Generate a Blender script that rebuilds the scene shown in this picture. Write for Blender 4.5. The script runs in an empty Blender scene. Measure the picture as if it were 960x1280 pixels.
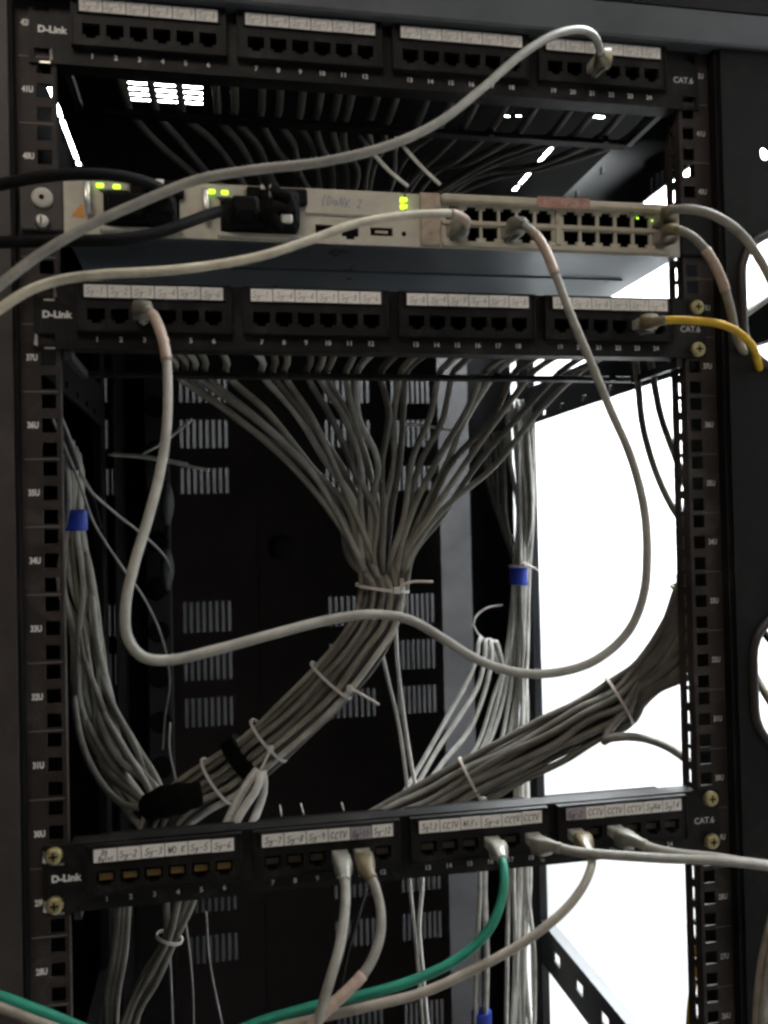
import bpy, bmesh, math, random
from mathutils import Vector, Matrix

random.seed(11)
S = 0.001                       # all lengths below are millimetres
scene = bpy.context.scene
col = scene.collection

# ------------------------------------------------------------------ camera
cam_data = bpy.data.cameras.new('camera')
cam = bpy.data.objects.new('camera', cam_data)
col.objects.link(cam)
scene.camera = cam
cam_data.sensor_fit = 'VERTICAL'
cam_data.sensor_height = 24.0
cam_data.lens = 24.0 * 1100 / 1280
cam_data.clip_start = 0.01
cam_data.clip_end = 60
yaw, pitch, roll = 0.187586614, 0.0165154857, -0.0226340853
fw = Vector((math.sin(yaw) * math.cos(pitch), math.cos(yaw) * math.cos(pitch), math.sin(pitch)))
rt = Vector((math.cos(yaw), -math.sin(yaw), 0))
up = rt.cross(fw)
rt2 = math.cos(roll) * rt + math.sin(roll) * up
up2 = -math.sin(roll) * rt + math.cos(roll) * up
rot = Matrix((rt2, up2, -fw)).transposed().to_4x4()
cam.matrix_world = Matrix.Translation(Vector((-125.167950, -608.742343, -71.5478990)) * S) @ rot
cam_data.dof.use_dof = True
cam_data.dof.focus_distance = 0.72
cam_data.dof.aperture_fstop = 6.5

# ------------------------------------------------------------------ world and lamps
world = bpy.data.worlds.new('World')
scene.world = world
world.use_nodes = True
bg = world.node_tree.nodes['Background']
bg.inputs['Color'].default_value = (1.0, 0.86, 0.82, 1)
bg.inputs['Strength'].default_value = 0.013

def area_lamp(name, loc, aim, size, size_y, power, colour):
    d = bpy.data.lights.new(name, 'AREA')
    d.shape = 'RECTANGLE'
    d.size, d.size_y = size * S, size_y * S
    d.energy = power
    d.color = colour
    o = bpy.data.objects.new(name, d)
    col.objects.link(o)
    o.location = Vector(loc) * S
    o.rotation_euler = (Vector(aim) - Vector(loc)).to_track_quat('-Z', 'Y').to_euler()
    return o

area_lamp('room_lamp_front', (-520, -1050, 1050), (-60, 0, -60), 700, 400, 9.2, (1.0, 0.88, 0.75))
CEILING_LIGHT_STRENGTH = 78.0

vs = scene.view_settings
vs.view_transform = 'Standard'
vs.look = 'None'
vs.exposure = 0
vs.gamma = 1
vs.use_curve_mapping = False
scene.render.engine = 'CYCLES'
scene.cycles.use_denoising = True
scene.cycles.max_bounces = 6
scene.cycles.sample_clamp_indirect = 4
scene.cycles.filter_width = 2.75
scene.cycles.caustics_reflective = False
scene.cycles.caustics_refractive = False

# ------------------------------------------------------------------ materials
M = {}
def mat(name, colour, rough=0.5, metal=0.0, noise=0.0, nscale=60.0, bump=0.0, bscale=400.0, second=None, emit=None, spec=0.5, trans=0.0, dust=0.0, jacket=False):
    m = bpy.data.materials.new(name)
    m.use_nodes = True
    nt = m.node_tree
    b = nt.nodes['Principled BSDF']
    b.inputs['Base Color'].default_value = (*colour, 1)
    b.inputs['Roughness'].default_value = rough
    b.inputs['Metallic'].default_value = metal
    b.inputs['Specular IOR Level'].default_value = spec
    if trans:
        b.inputs['Subsurface Weight'].default_value = trans
        b.inputs['Subsurface Scale'].default_value = 0.003
    if emit:
        b.inputs['Emission Color'].default_value = (*emit[0], 1)
        b.inputs['Emission Strength'].default_value = emit[1]
    tc = nt.nodes.new('ShaderNodeTexCoord')
    if noise or second:
        n = nt.nodes.new('ShaderNodeTexNoise')
        n.inputs['Scale'].default_value = nscale
        n.inputs['Detail'].default_value = 6
        n.inputs['Roughness'].default_value = 0.62
        nt.links.new(tc.outputs['Object'], n.inputs['Vector'])
        ramp = nt.nodes.new('ShaderNodeValToRGB')
        ramp.color_ramp.elements[0].position = 0.34
        ramp.color_ramp.elements[1].position = 0.68
        c2 = second or tuple(max(0, c * (1 - noise)) for c in colour)
        c1 = colour if second else tuple(min(1, c * (1 + noise * 0.6)) for c in colour)
        ramp.color_ramp.elements[0].color = (*c2, 1)
        ramp.color_ramp.elements[1].color = (*c1, 1)
        nt.links.new(n.outputs['Fac'], ramp.inputs['Fac'])
        nt.links.new(ramp.outputs['Color'], b.inputs['Base Color'])
        r2 = nt.nodes.new('ShaderNodeMapRange')
        r2.inputs['To Min'].default_value = max(0.05, rough - 0.12)
        r2.inputs['To Max'].default_value = min(1, rough + 0.15)
        nt.links.new(n.outputs['Fac'], r2.inputs['Value'])
        nt.links.new(r2.outputs['Result'], b.inputs['Roughness'])
    if bump:
        n2 = nt.nodes.new('ShaderNodeTexNoise')
        n2.inputs['Scale'].default_value = bscale
        n2.inputs['Detail'].default_value = 3
        nt.links.new(tc.outputs['Object'], n2.inputs['Vector'])
        bp = nt.nodes.new('ShaderNodeBump')
        bp.inputs['Strength'].default_value = bump
        bp.inputs['Distance'].default_value = 0.0004
        nt.links.new(n2.outputs['Fac'], bp.inputs['Height'])
        nt.links.new(bp.outputs['Normal'], b.inputs['Normal'])
    def link(a, k):
        nt.links.new(a, k)
    def math_node(op, a, bval=None):
        n = nt.nodes.new('ShaderNodeMath')
        n.operation = op
        for i, x in enumerate((a, bval)):
            if x is None:
                continue
            if isinstance(x, (int, float)):
                n.inputs[i].default_value = x
            else:
                link(x, n.inputs[i])
        return n.outputs[0]
    def over(fac, c):
        mx = nt.nodes.new('ShaderNodeMix')
        mx.data_type = 'RGBA'
        link(fac, mx.inputs['Factor'])
        if b.inputs['Base Color'].is_linked:
            link(b.inputs['Base Color'].links[0].from_socket, mx.inputs['A'])
        else:
            mx.inputs['A'].default_value = (*colour, 1)
        mx.inputs['B'].default_value = (*c, 1)
        link(mx.outputs['Result'], b.inputs['Base Color'])
    if dust:                     # settled dust and rub marks, in patches
        n3 = nt.nodes.new('ShaderNodeTexNoise')
        n3.inputs['Scale'].default_value = 26
        n3.inputs['Detail'].default_value = 12
        n3.inputs['Roughness'].default_value = 0.75
        n3.inputs['Distortion'].default_value = 0.6
        link(tc.outputs['Object'], n3.inputs['Vector'])
        f = math_node('MULTIPLY', math_node('MAXIMUM', math_node('SUBTRACT', n3.outputs['Fac'], 0.50), 0.0), dust * 4)
        over(math_node('MINIMUM', f, 0.6), (0.11, 0.098, 0.088))
    if jacket:                   # printed lettering and scuffs along the cable; UV = (mm along it, turn round it)
        sep = nt.nodes.new('ShaderNodeSeparateXYZ')
        link(tc.outputs['UV'], sep.inputs['Vector'])
        u, v = sep.outputs['X'], sep.outputs['Y']
        band = math_node('LESS_THAN', math_node('ABSOLUTE', math_node('SUBTRACT', v, 0.5)), 0.055)
        gate = math_node('GREATER_THAN', math_node('SINE', math_node('MULTIPLY', u, 0.052)), -0.1)
        cv = nt.nodes.new('ShaderNodeCombineXYZ')
        link(math_node('MULTIPLY', u, 1.35), cv.inputs['X'])
        link(math_node('MULTIPLY', v, 22), cv.inputs['Y'])
        n4 = nt.nodes.new('ShaderNodeTexNoise')
        n4.inputs['Scale'].default_value = 1.0
        n4.inputs['Detail'].default_value = 1
        link(cv.outputs['Vector'], n4.inputs['Vector'])
        ch = math_node('GREATER_THAN', n4.outputs['Fac'], 0.5)
        over(math_node('MULTIPLY', math_node('MULTIPLY', math_node('MULTIPLY', band, gate), ch), 0.6), tuple(c * 0.25 for c in colour))
        cs = nt.nodes.new('ShaderNodeCombineXYZ')
        link(math_node('MULTIPLY', u, 0.035), cs.inputs['X'])
        link(math_node('MULTIPLY', v, 2.5), cs.inputs['Y'])
        n5 = nt.nodes.new('ShaderNodeTexNoise')
        n5.inputs['Scale'].default_value = 1.0
        n5.inputs['Detail'].default_value = 7
        n5.inputs['Roughness'].default_value = 0.7
        link(cs.outputs['Vector'], n5.inputs['Vector'])
        over(math_node('MINIMUM', math_node('MULTIPLY', math_node('MAXIMUM', math_node('SUBTRACT', n5.outputs['Fac'], 0.5), 0.0), 2.6), 0.55), tuple(c * f for c, f in zip(colour, (0.50, 0.46, 0.40))))
    M[name] = m
    return m

mat('black_paint', (0.0055, 0.005, 0.005), 0.6, spec=0.14, noise=0.35, nscale=30, bump=0.25, bscale=900, dust=0.12)
mat('frame_paint_lit', (0.044, 0.036, 0.033), 0.52, spec=0.35, noise=0.25, nscale=22, bump=0.25, bscale=900, dust=0.35)  # lighter copy of the black paint, carries the light on the left side
mat('frame_cool_lit', (0.060, 0.066, 0.072), 0.42, noise=0.25, nscale=14, bump=0.1)  # cool light on the top frame is put into this colour
mat('rail_paint', (0.029, 0.022, 0.0195), 0.55, spec=0.2, noise=0.3, nscale=28, bump=0.2, bscale=900, dust=0.5)
mat('door_paint', (0.019, 0.0145, 0.0138), 0.65, spec=0.12, noise=0.25, nscale=14, bump=0.15, bscale=700)  # brown lift in this black stands in for lens haze
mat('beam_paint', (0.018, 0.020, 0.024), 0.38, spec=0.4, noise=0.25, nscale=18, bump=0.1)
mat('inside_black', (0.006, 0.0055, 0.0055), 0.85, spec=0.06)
mat('panel_plastic', (0.0075, 0.0066, 0.0062), 0.5, spec=0.18, noise=0.4, nscale=45, bump=0.3, bscale=1300, dust=0.35)
mat('socket_black', (0.003, 0.003, 0.003), 0.7, spec=0.08)
mat('cord_black', (0.005, 0.0046, 0.0046), 0.7, spec=0.1, noise=0.3, nscale=60)
mat('contact_gold', (0.20, 0.125, 0.035), 0.5)
mat('contact_dull', (0.05, 0.03, 0.014), 0.5)
mat('brass', (0.42, 0.36, 0.18), 0.5, metal=0.7, noise=0.25, nscale=260)
mat('zinc', (0.62, 0.60, 0.54), 0.34, metal=0.9, noise=0.2, nscale=200)
mat('nylon_washer', (0.50, 0.47, 0.42), 0.5, noise=0.15, nscale=200)
mat('switch_beige', (0.52, 0.485, 0.40), 0.55, noise=0.2, nscale=40, bump=0.15, bscale=1200)
mat('switch_trim', (0.47, 0.42, 0.32), 0.55, noise=0.18, nscale=70)
mat('galvanised', (0.33, 0.345, 0.38), 0.5, noise=0.18, nscale=12)
mat('cloth_black', (0.004, 0.0038, 0.0036), 0.95, noise=0.3, nscale=200, bump=0.5, bscale=500, spec=0.04)
mat('backdrop_light_mottle', (0.048, 0.047, 0.048), 0.8, noise=0.3, nscale=5, second=(0.010, 0.010, 0.011))  # dark mottling paints uneven brightness behind the vents
mat('switch_steel', (0.17, 0.19, 0.21), 0.30, metal=0.5, noise=0.16, nscale=16, bump=0.12, bscale=500)
mat('led_green', (0.25, 0.7, 0.05), 0.3, emit=((0.50, 1.0, 0.03), 2.6))
mat('warning_orange', (0.72, 0.28, 0.03), 0.6, noise=0.15, nscale=200)
mat('latch_silver', (0.68, 0.66, 0.62), 0.3, metal=0.6)
mat('tape_red', (0.42, 0.27, 0.22), 0.5, noise=0.3, nscale=190, second=(0.30, 0.11, 0.085))
mat('tape_clear', (0.42, 0.33, 0.26), 0.3, noise=0.3, nscale=170, bump=0.6, bscale=200)
mat('paper', (0.82, 0.78, 0.73), 0.75, noise=0.10, nscale=220)
mat('paper_old', (0.74, 0.71, 0.67), 0.7, noise=0.22, nscale=170)
mat('paper_dirty', (0.36, 0.31, 0.33), 0.7, noise=0.3, nscale=200)
mat('ink', (0.035, 0.032, 0.04), 0.6)
mat('ink_faded', (0.36, 0.33, 0.33), 0.6)
mat('ink_blue', (0.16, 0.17, 0.26), 0.6)
mat('print_white', (0.80, 0.78, 0.75), 0.6)
mat('print_grey', (0.55, 0.53, 0.50), 0.6)
mat('print_dim', (0.11, 0.095, 0.09), 0.6)
for nm, c in (('cable_grey', (0.235, 0.22, 0.19)), ('loom_grey', (0.265, 0.25, 0.205)), ('loom_shade', (0.13, 0.122, 0.105)), ('loom_light', (0.44, 0.43, 0.39)), ('cable_grey_dark', (0.19, 0.18, 0.155)), ('cable_grey_light', (0.29, 0.275, 0.24)),
              ('cable_cream', (0.47, 0.42, 0.32)), ('cable_white', (0.62, 0.61, 0.57)), ('cable_tan', (0.27, 0.235, 0.19)),
              ('cable_green', (0.010, 0.19, 0.12)), ('cable_yellow', (0.62, 0.38, 0.02)), ('cable_thin_grey', (0.30, 0.29, 0.28))):
    mat(nm, c, 0.52, noise=0.30, nscale=55, bump=0.25, bscale=420, spec=0.35, jacket=True)
mat('boot_grey', (0.20, 0.19, 0.155), 0.4, noise=0.2, nscale=120)
mat('boot_amber', (0.17, 0.135, 0.075), 0.38, noise=0.25, nscale=140)
mat('plug_clear', (0.34, 0.33, 0.29), 0.22, noise=0.15, nscale=200)
mat('sleeve_pink', (0.38, 0.28, 0.22), 0.5, noise=0.2, nscale=240)
mat('tape_blue', (0.015, 0.05, 0.42), 0.42, noise=0.2, nscale=90)
mat('nylon_tie', (0.58, 0.57, 0.53), 0.4, trans=0.2)
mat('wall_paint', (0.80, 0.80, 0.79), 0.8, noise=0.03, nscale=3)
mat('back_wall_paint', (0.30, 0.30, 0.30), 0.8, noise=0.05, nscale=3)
mat('ceiling_paint', (0.78, 0.78, 0.77), 0.85, noise=0.03, nscale=3)
mat('floor_tile', (0.30, 0.29, 0.28), 0.5, noise=0.12, nscale=4)
mat('lamp_diffuser', (0.8, 0.8, 0.8), 0.5, emit=((0.92, 0.97, 1.0), CEILING_LIGHT_STRENGTH))
mat('lamp_frame', (0.7, 0.7, 0.7), 0.5)
mat('led_red', (0.4, 0.02, 0.02), 0.4, emit=((1.0, 0.04, 0.03), 0.10))
mat('pdu_plastic', (0.018, 0.018, 0.019), 0.5, spec=0.2)
mat('plug_grey', (0.075, 0.08, 0.085), 0.45)
mat('rubber', (0.025, 0.018, 0.015), 0.5, noise=0.3, nscale=50)

# ------------------------------------------------------------------ mesh builder
WORLD_AT = {}                    # world position (mm) of every object made here
CACHE = {}

def catmull(pts, step):
    P = [Vector(p) for p in pts]
    if len(P) == 2:
        n = max(1, int((P[1] - P[0]).length / step))
        return [P[0].lerp(P[1], i / n) for i in range(n + 1)]
    P = [P[0] * 2 - P[1]] + P + [P[-1] * 2 - P[-2]]
    out = []
    for i in range(1, len(P) - 2):
        a, b, c, d = P[i - 1:i + 3]
        t0 = 0.0
        t1 = t0 + max(1e-3, (b - a).length ** 0.5)
        t2 = t1 + max(1e-3, (c - b).length ** 0.5)
        t3 = t2 + max(1e-3, (d - c).length ** 0.5)
        n = max(1, int((c - b).length / step))
        for k in range(n):
            t = t1 + (t2 - t1) * k / n
            A1 = a * ((t1 - t) / (t1 - t0)) + b * ((t - t0) / (t1 - t0))
            A2 = b * ((t2 - t) / (t2 - t1)) + c * ((t - t1) / (t2 - t1))
            A3 = c * ((t3 - t) / (t3 - t2)) + d * ((t - t2) / (t3 - t2))
            B1 = A1 * ((t2 - t) / (t2 - t0)) + A2 * ((t - t0) / (t2 - t0))
            B2 = A2 * ((t3 - t) / (t3 - t1)) + A3 * ((t - t1) / (t3 - t1))
            out.append(B1 * ((t2 - t) / (t2 - t1)) + B2 * ((t - t1) / (t2 - t1)))
    out.append(P[-2].copy())
    return out

def resample(pts, step):
    out, acc = [pts[0]], 0.0
    for i in range(1, len(pts)):
        acc += (pts[i] - pts[i - 1]).length
        if acc >= step:
            out.append(pts[i]); acc = 0
    if out[-1] is not pts[-1]:
        out.append(pts[-1])
    return out

class MB:
    def __init__(self):
        self.v, self.f, self.m, self.s = [], [], [], []
        self.mats = []
        self.uv = {}
    def mi(self, m):
        if m not in self.mats:
            self.mats.append(m)
        return self.mats.index(m)
    def face(self, idx, m, smooth=False):
        self.f.append(idx); self.m.append(self.mi(m)); self.s.append(smooth)
    def quad(self, a, b, c, d, m):
        n = len(self.v)
        self.v += [Vector(a), Vector(b), Vector(c), Vector(d)]
        self.face((n, n + 1, n + 2, n + 3), m)
    def box(self, x0, x1, y0, y1, z0, z1, m, bev=0.0):
        """a box; bev chamfers the edges that run along the front face"""
        n = len(self.v)
        if not bev:
            for x, y, z in ((x0, y0, z0), (x1, y0, z0), (x1, y1, z0), (x0, y1, z0), (x0, y0, z1), (x1, y0, z1), (x1, y1, z1), (x0, y1, z1)):
                self.v.append(Vector((x, y, z)))
            for q in ((0, 1, 5, 4), (1, 2, 6, 5), (2, 3, 7, 6), (3, 0, 4, 7), (4, 5, 6, 7), (3, 2, 1, 0)):
                self.face(tuple(n + i for i in q), m)
            return
        b = bev
        rings = [(y0, b), (y0 + b, 0), (y1, 0)]
        for y, k in rings:
            for x, z in ((x0 + b + k, z0 + k), (x1 - b - k, z0 + k), (x1 - k, z0 + b + k), (x1 - k, z1 - b - k),
                         (x1 - b - k, z1 - k), (x0 + b + k, z1 - k), (x0 + k, z1 - b - k), (x0 + k, z0 + b + k)):
                self.v.append(Vector((x, y, z)))
        self.face(tuple(n + i for i in range(8)), m)
        for r in range(2):
            for i in range(8):
                j = (i + 1) % 8
                self.face((n + r * 8 + i, n + (r + 1) * 8 + i, n + (r + 1) * 8 + j, n + r * 8 + j), m)
        self.face(tuple(n + 16 + i for i in range(7, -1, -1)), m)
    def plate(self, a0, a1, b0, b1, holes, t, m, to):
        """a sheet with rectangular openings; to(a, b, d) gives the point, d = depth through the sheet (0..t)"""
        xs = sorted({a0, a1, *[h[0] for h in holes], *[h[1] for h in holes]})
        zs = sorted({b0, b1, *[h[2] for h in holes], *[h[3] for h in holes]})
        xs = [x for x in xs if a0 <= x <= a1]; zs = [z for z in zs if b0 <= z <= b1]
        nx, nz = len(xs) - 1, len(zs) - 1
        solid = [[True] * nz for _ in range(nx)]
        for h in holes:
            for i in range(nx):
                if xs[i] >= h[0] - 1e-6 and xs[i + 1] <= h[1] + 1e-6:
                    for j in range(nz):
                        if zs[j] >= h[2] - 1e-6 and zs[j + 1] <= h[3] + 1e-6:
                            solid[i][j] = False
        ids = {}
        def vid(i, j, d):
            k = (i, j, d)
            if k not in ids:
                ids[k] = len(self.v)
                self.v.append(Vector(to(xs[i], zs[j], d)))
            return ids[k]
        for i in range(nx):
            for j in range(nz):
                if not solid[i][j]:
                    continue
                self.face((vid(i, j, 0), vid(i + 1, j, 0), vid(i + 1, j + 1, 0), vid(i, j + 1, 0)), m)
                self.face((vid(i, j + 1, t), vid(i + 1, j + 1, t), vid(i + 1, j, t), vid(i, j, t)), m)
                for di, dj, e in ((-1, 0, ((i, j), (i, j + 1))), (1, 0, ((i + 1, j + 1), (i + 1, j))), (0, -1, ((i + 1, j), (i, j))), (0, 1, ((i, j + 1), (i + 1, j + 1)))):
                    ii, jj = i + di, j + dj
                    if 0 <= ii < nx and 0 <= jj < nz and solid[ii][jj]:
                        continue
                    p, q = e
                    self.face((vid(*p, 0), vid(*q, 0), vid(*q, t), vid(*p, t)), m)
    def tube(self, pts, r, m, sides=10, step=6.0, squash=1.0, closed=False, raw=False, square=0.0):
        """a swept tube; r is a radius or a function of t in 0..1"""
        P = [Vector(p) for p in pts] if raw else resample(catmull(pts, step * 0.5), step)
        n = len(P)
        rf = r if callable(r) else (lambda t: r)
        base = len(self.v)
        prev = None
        along = 37.0 * (len(P) % 7)
        for i, p in enumerate(P):
            if i:
                along += (p - P[i - 1]).length
            if closed:
                T = (P[(i + 1) % n] - P[i - 1]).normalized()
            else:
                T = (P[min(i + 1, n - 1)] - P[max(i - 1, 0)]).normalized()
            if prev is None:
                a = Vector((0, 1, 0)) if abs(T.y) < 0.9 else Vector((0, 0, 1))
                N = (a - T * a.dot(T)).normalized()
            else:
                N = (prev - T * prev.dot(T)).normalized()
            prev = N
            B = T.cross(N)
            rr = rf(i / max(1, n - 1))
            for k in range(sides):
                a = 2 * math.pi * k / sides
                ca, sa = math.cos(a), math.sin(a)
                if square:       # towards a rounded square
                    g = 1 / max(abs(ca), abs(sa)) ** square
                    ca, sa = ca * g, sa * g
                self.uv[len(self.v)] = (along, k / sides)
                self.v.append(p + N * (ca * rr * squash) + B * (sa * rr))
        for i in range(n if closed else n - 1):
            for k in range(sides):
                k2 = (k + 1) % sides
                i2 = (i + 1) % n
                self.face((base + i * sides + k, base + i2 * sides + k, base + i2 * sides + k2, base + i * sides + k2), m, True)
        if not closed:
            self.face(tuple(base + k for k in range(sides)), m)
            self.face(tuple(base + (n - 1) * sides + k for k in range(sides - 1, -1, -1)), m)
    def disc(self, c, r, depth, m, sides=20, axis='y', dome=0.0):
        """a short cylinder whose front face looks along -axis"""
        n = len(self.v)
        cx, cy, cz = c
        def pt(a, rr, d):
            if axis == 'y':
                return Vector((cx + math.cos(a) * rr, cy + d, cz + math.sin(a) * rr))
            if axis == 'x':
                return Vector((cx + d, cy + math.cos(a) * rr, cz + math.sin(a) * rr))
            return Vector((cx + math.cos(a) * rr, cy + math.sin(a) * rr, cz - d))
        rings = [(r * 0.55, -dome), (r * 0.88, -dome * 0.6), (r, 0.25 * depth), (r, depth)]
        for rr, d in rings:
            for k in range(sides):
                self.v.append(pt(2 * math.pi * k / sides, rr, d))
        self.face(tuple(n + k for k in range(sides)), m)
        for j in range(3):
            for k in range(sides):
                k2 = (k + 1) % sides
                self.face((n + j * sides + k, n + (j + 1) * sides + k, n + (j + 1) * sides + k2, n + j * sides + k2), m, j < 2)
    def build(self, name, parent=None, key=None, origin=None):
        lo = Vector((min(p.x for p in self.v), min(p.y for p in self.v), min(p.z for p in self.v)))
        hi = Vector((max(p.x for p in self.v), max(p.y for p in self.v), max(p.z for p in self.v)))
        o0 = Vector(origin) if origin is not None else Vector(((lo.x + hi.x) / 2, (lo.y + hi.y) / 2, lo.z))
        if key and key in CACHE:
            me = CACHE[key]
        else:
            me = bpy.data.meshes.new(name)
            me.from_pydata([(p - o0) * S for p in self.v], [], self.f)
            for m in self.mats:
                me.materials.append(M[m])
            me.polygons.foreach_set('material_index', self.m)
            me.polygons.foreach_set('use_smooth', self.s)
            if self.uv:
                lay = me.uv_layers.new(name='UVMap')
                flat = []
                for lp in me.loops:
                    flat += self.uv.get(lp.vertex_index, (0, 0))
                lay.data.foreach_set('uv', flat)
            bm = bmesh.new(); bm.from_mesh(me)
            bmesh.ops.recalc_face_normals(bm, faces=bm.faces)
            bm.to_mesh(me); bm.free()
            me.update()
            if key:
                CACHE[key] = me
        return place(name, me, o0, parent)

def place(name, data, at, parent=None):
    o = bpy.data.objects.new(name, data)
    col.objects.link(o)
    at = Vector(at)
    WORLD_AT[o.name] = at
    if parent:
        o.parent = parent
        o.location = (at - WORLD_AT[parent.name]) * S
    else:
        o.location = at * S
    return o

def tag(o, label, cat, group=None):
    o['label'] = label
    o['category'] = cat
    if group:
        o['group'] = group
    return o

def thing(name, label, cat, at, group=None):
    return tag(place(name, None, at), label, cat, group)

def structure(o):
    o['kind'] = 'structure'
    return o

# ------------------------------------------------------------------ lettering
def text_mesh(body, size, bold=0.0, key=None):
    k = ('text', body, size, bold)
    if k in CACHE:
        return CACHE[k]
    cu = bpy.data.curves.new('lettering', 'FONT')
    cu.body = body
    cu.size = size
    cu.align_x = 'CENTER'
    cu.align_y = 'CENTER'
    cu.offset = bold
    cu.resolution_u = 3
    o = bpy.data.objects.new('lettering', cu)
    col.objects.link(o)
    dg = bpy.context.evaluated_depsgraph_get()
    me = bpy.data.meshes.new_from_object(o.evaluated_get(dg))
    vs_ = [(v.co.x, v.co.y) for v in me.vertices]
    fs_ = [tuple(p.vertices) for p in me.polygons]
    bpy.data.objects.remove(o)
    bpy.data.meshes.remove(me)
    CACHE[k] = (vs_, fs_)
    return CACHE[k]

def write(mb, body, x, y, z, size, m, bold=0.0, stretch=1.0):
    """flat print on a face that looks along -Y"""
    vs_, fs_ = text_mesh(body, size, bold)
    n = len(mb.v)
    mb.v += [Vector((x + a * stretch, y, z + b)) for a, b in vs_]
    for f in fs_:
        mb.face(tuple(n + i for i in f), m)

GLYPH = {
 'S': [[(.55, .9), (.3, 1), (.08, .82), (.2, .6), (.45, .42), (.5, .18), (.25, .0), (.02, .12)]],
 'y': [[(.05, .55), (.12, .22), (.3, .2), (.46, .55)], [(.46, .55), (.4, .0), (.22, -.28), (.02, -.18)]],
 '-': [[(.08, .45), (.5, .47)]],
 'g': [[(.45, .5), (.2, .58), (.06, .3), (.25, .12), (.44, .35)], [(.46, .55), (.42, -.1), (.2, -.3), (.02, -.16)]],
 'C': [[(.5, .85), (.28, 1), (.06, .7), (.05, .3), (.22, .02), (.5, .12)]],
 'T': [[(.02, .97), (.58, 1.0)], [(.3, .97), (.27, .0)]],
 'V': [[(.02, 1), (.25, .02), (.52, 1)]],
 'W': [[(.0, 1), (.14, .02), (.3, .7), (.44, .02), (.62, 1)]],
 'F': [[(.5, 1), (.08, .97), (.05, .0)], [(.06, .52), (.4, .54)]],
 'i': [[(.2, .55), (.2, .0)], [(.2, .78), (.21, .83)]],
 'I': [[(.2, 1), (.2, .0)]],
 'O': [[(.28, 1), (.05, .75), (.05, .28), (.27, .0), (.5, .25), (.5, .75), (.28, 1)]],
 'H': [[(.06, 1), (.04, 0)], [(.5, 1), (.5, 0)], [(.05, .5), (.5, .52)]],
 'N': [[(.04, 0), (.08, 1), (.46, .02), (.5, 1)]],
 'A': [[(.02, 0), (.28, 1), (.54, 0)], [(.12, .38), (.44, .38)]],
 'D': [[(.08, 0), (.06, 1), (.4, .86), (.52, .5), (.36, .1), (.05, .0)]],
 'M': [[(.02, 0), (.08, 1), (.3, .4), (.52, 1), (.58, 0)]],
 'K': [[(.07, 1), (.05, 0)], [(.5, .95), (.08, .45), (.54, .0)]],
 'a': [[(.42, .5), (.18, .55), (.05, .25), (.22, .02), (.42, .3), (.44, .55), (.48, .02)]],
 'n': [[(.06, .55), (.06, 0)], [(.06, .38), (.28, .56), (.42, .4), (.44, 0)]],
 'l': [[(.2, 1.0), (.18, .0)]],
 't': [[(.22, .9), (.2, .1), (.36, .0)], [(.04, .58), (.4, .6)]],
 'z': [[(.05, .5), (.42, .54), (.06, .02), (.46, .04)]],
 '1': [[(.12, .8), (.28, 1), (.26, 0)]],
 '2': [[(.05, .78), (.25, 1), (.46, .78), (.3, .4), (.04, .03), (.5, .05)]],
 '3': [[(.06, .9), (.32, 1), (.46, .75), (.2, .54), (.48, .3), (.28, .0), (.03, .1)]],
 '4': [[(.36, 0), (.36, 1), (.04, .35), (.54, .36)]],
 '5': [[(.5, 1), (.12, .97), (.1, .58), (.38, .6), (.5, .3), (.3, .0), (.04, .08)]],
 '6': [[(.45, 1), (.16, .7), (.05, .3), (.24, .0), (.46, .2), (.36, .45), (.08, .34)]],
 '7': [[(.04, 1), (.5, .98), (.2, 0)]],
 '8': [[(.28, .54), (.08, .78), (.28, 1), (.46, .78), (.28, .54), (.05, .25), (.27, 0), (.5, .25), (.28, .54)]],
 '9': [[(.45, .6), (.2, .5), (.06, .75), (.24, 1), (.45, .82), (.44, .5), (.34, 0)]],
 '(': [[(.35, 1.1), (.15, .5), (.33, -.1)]],
 ' ': [],
}
def handwrite(mb, body, x, y, z, h, m, pen=0.32, rng=random, width=None):
    """pen strokes on a face that looks along -Y, centred at x, z"""
    adv = 0.66 * h
    total = adv * len(body) - 0.1 * h
    k = 1.0 if not width or total <= width else width / total
    x0 = x - total * k / 2
    lay = 0
    for c in body:
        dz = rng.uniform(-.10, .10) * h
        sl = rng.uniform(.05, .25)
        for st in GLYPH.get(c, []):
            pts = [(x0 + (px + sl * (pz - .3)) * h * k + rng.uniform(-.03, .03) * h, z + (pz - .45) * h + dz + rng.uniform(-.03, .03) * h) for px, pz in st]
            for (ax, az), (bx, bz) in zip(pts, pts[1:]):
                d = Vector((bx - ax, bz - az))
                if d.length < 1e-4:
                    continue
                t = d.normalized()
                nx, nz = -t.y * pen / 2, t.x * pen / 2
                ex, ez = t.x * pen * .3, t.y * pen * .3
                yy = y - 0.01 * (lay % 7)
                lay += 1
                mb.quad((ax - ex + nx, yy, az - ez + nz), (ax - ex - nx, yy, az - ez - nz), (bx + ex - nx, yy, bz + ez - nz), (bx + ex + nx, yy, bz + ez + nz), m)
        x0 += adv * k

XZ = lambda y: (lambda a, b, d: (a, y + d, b))          # sheet facing -Y
def YZ(x, s=1): return lambda a, b, d: (x + s * d, a, b) # sheet facing -X (s = 1)
def XY(z, s=1): return lambda a, b, d: (a, b, z + s * d)

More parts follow.
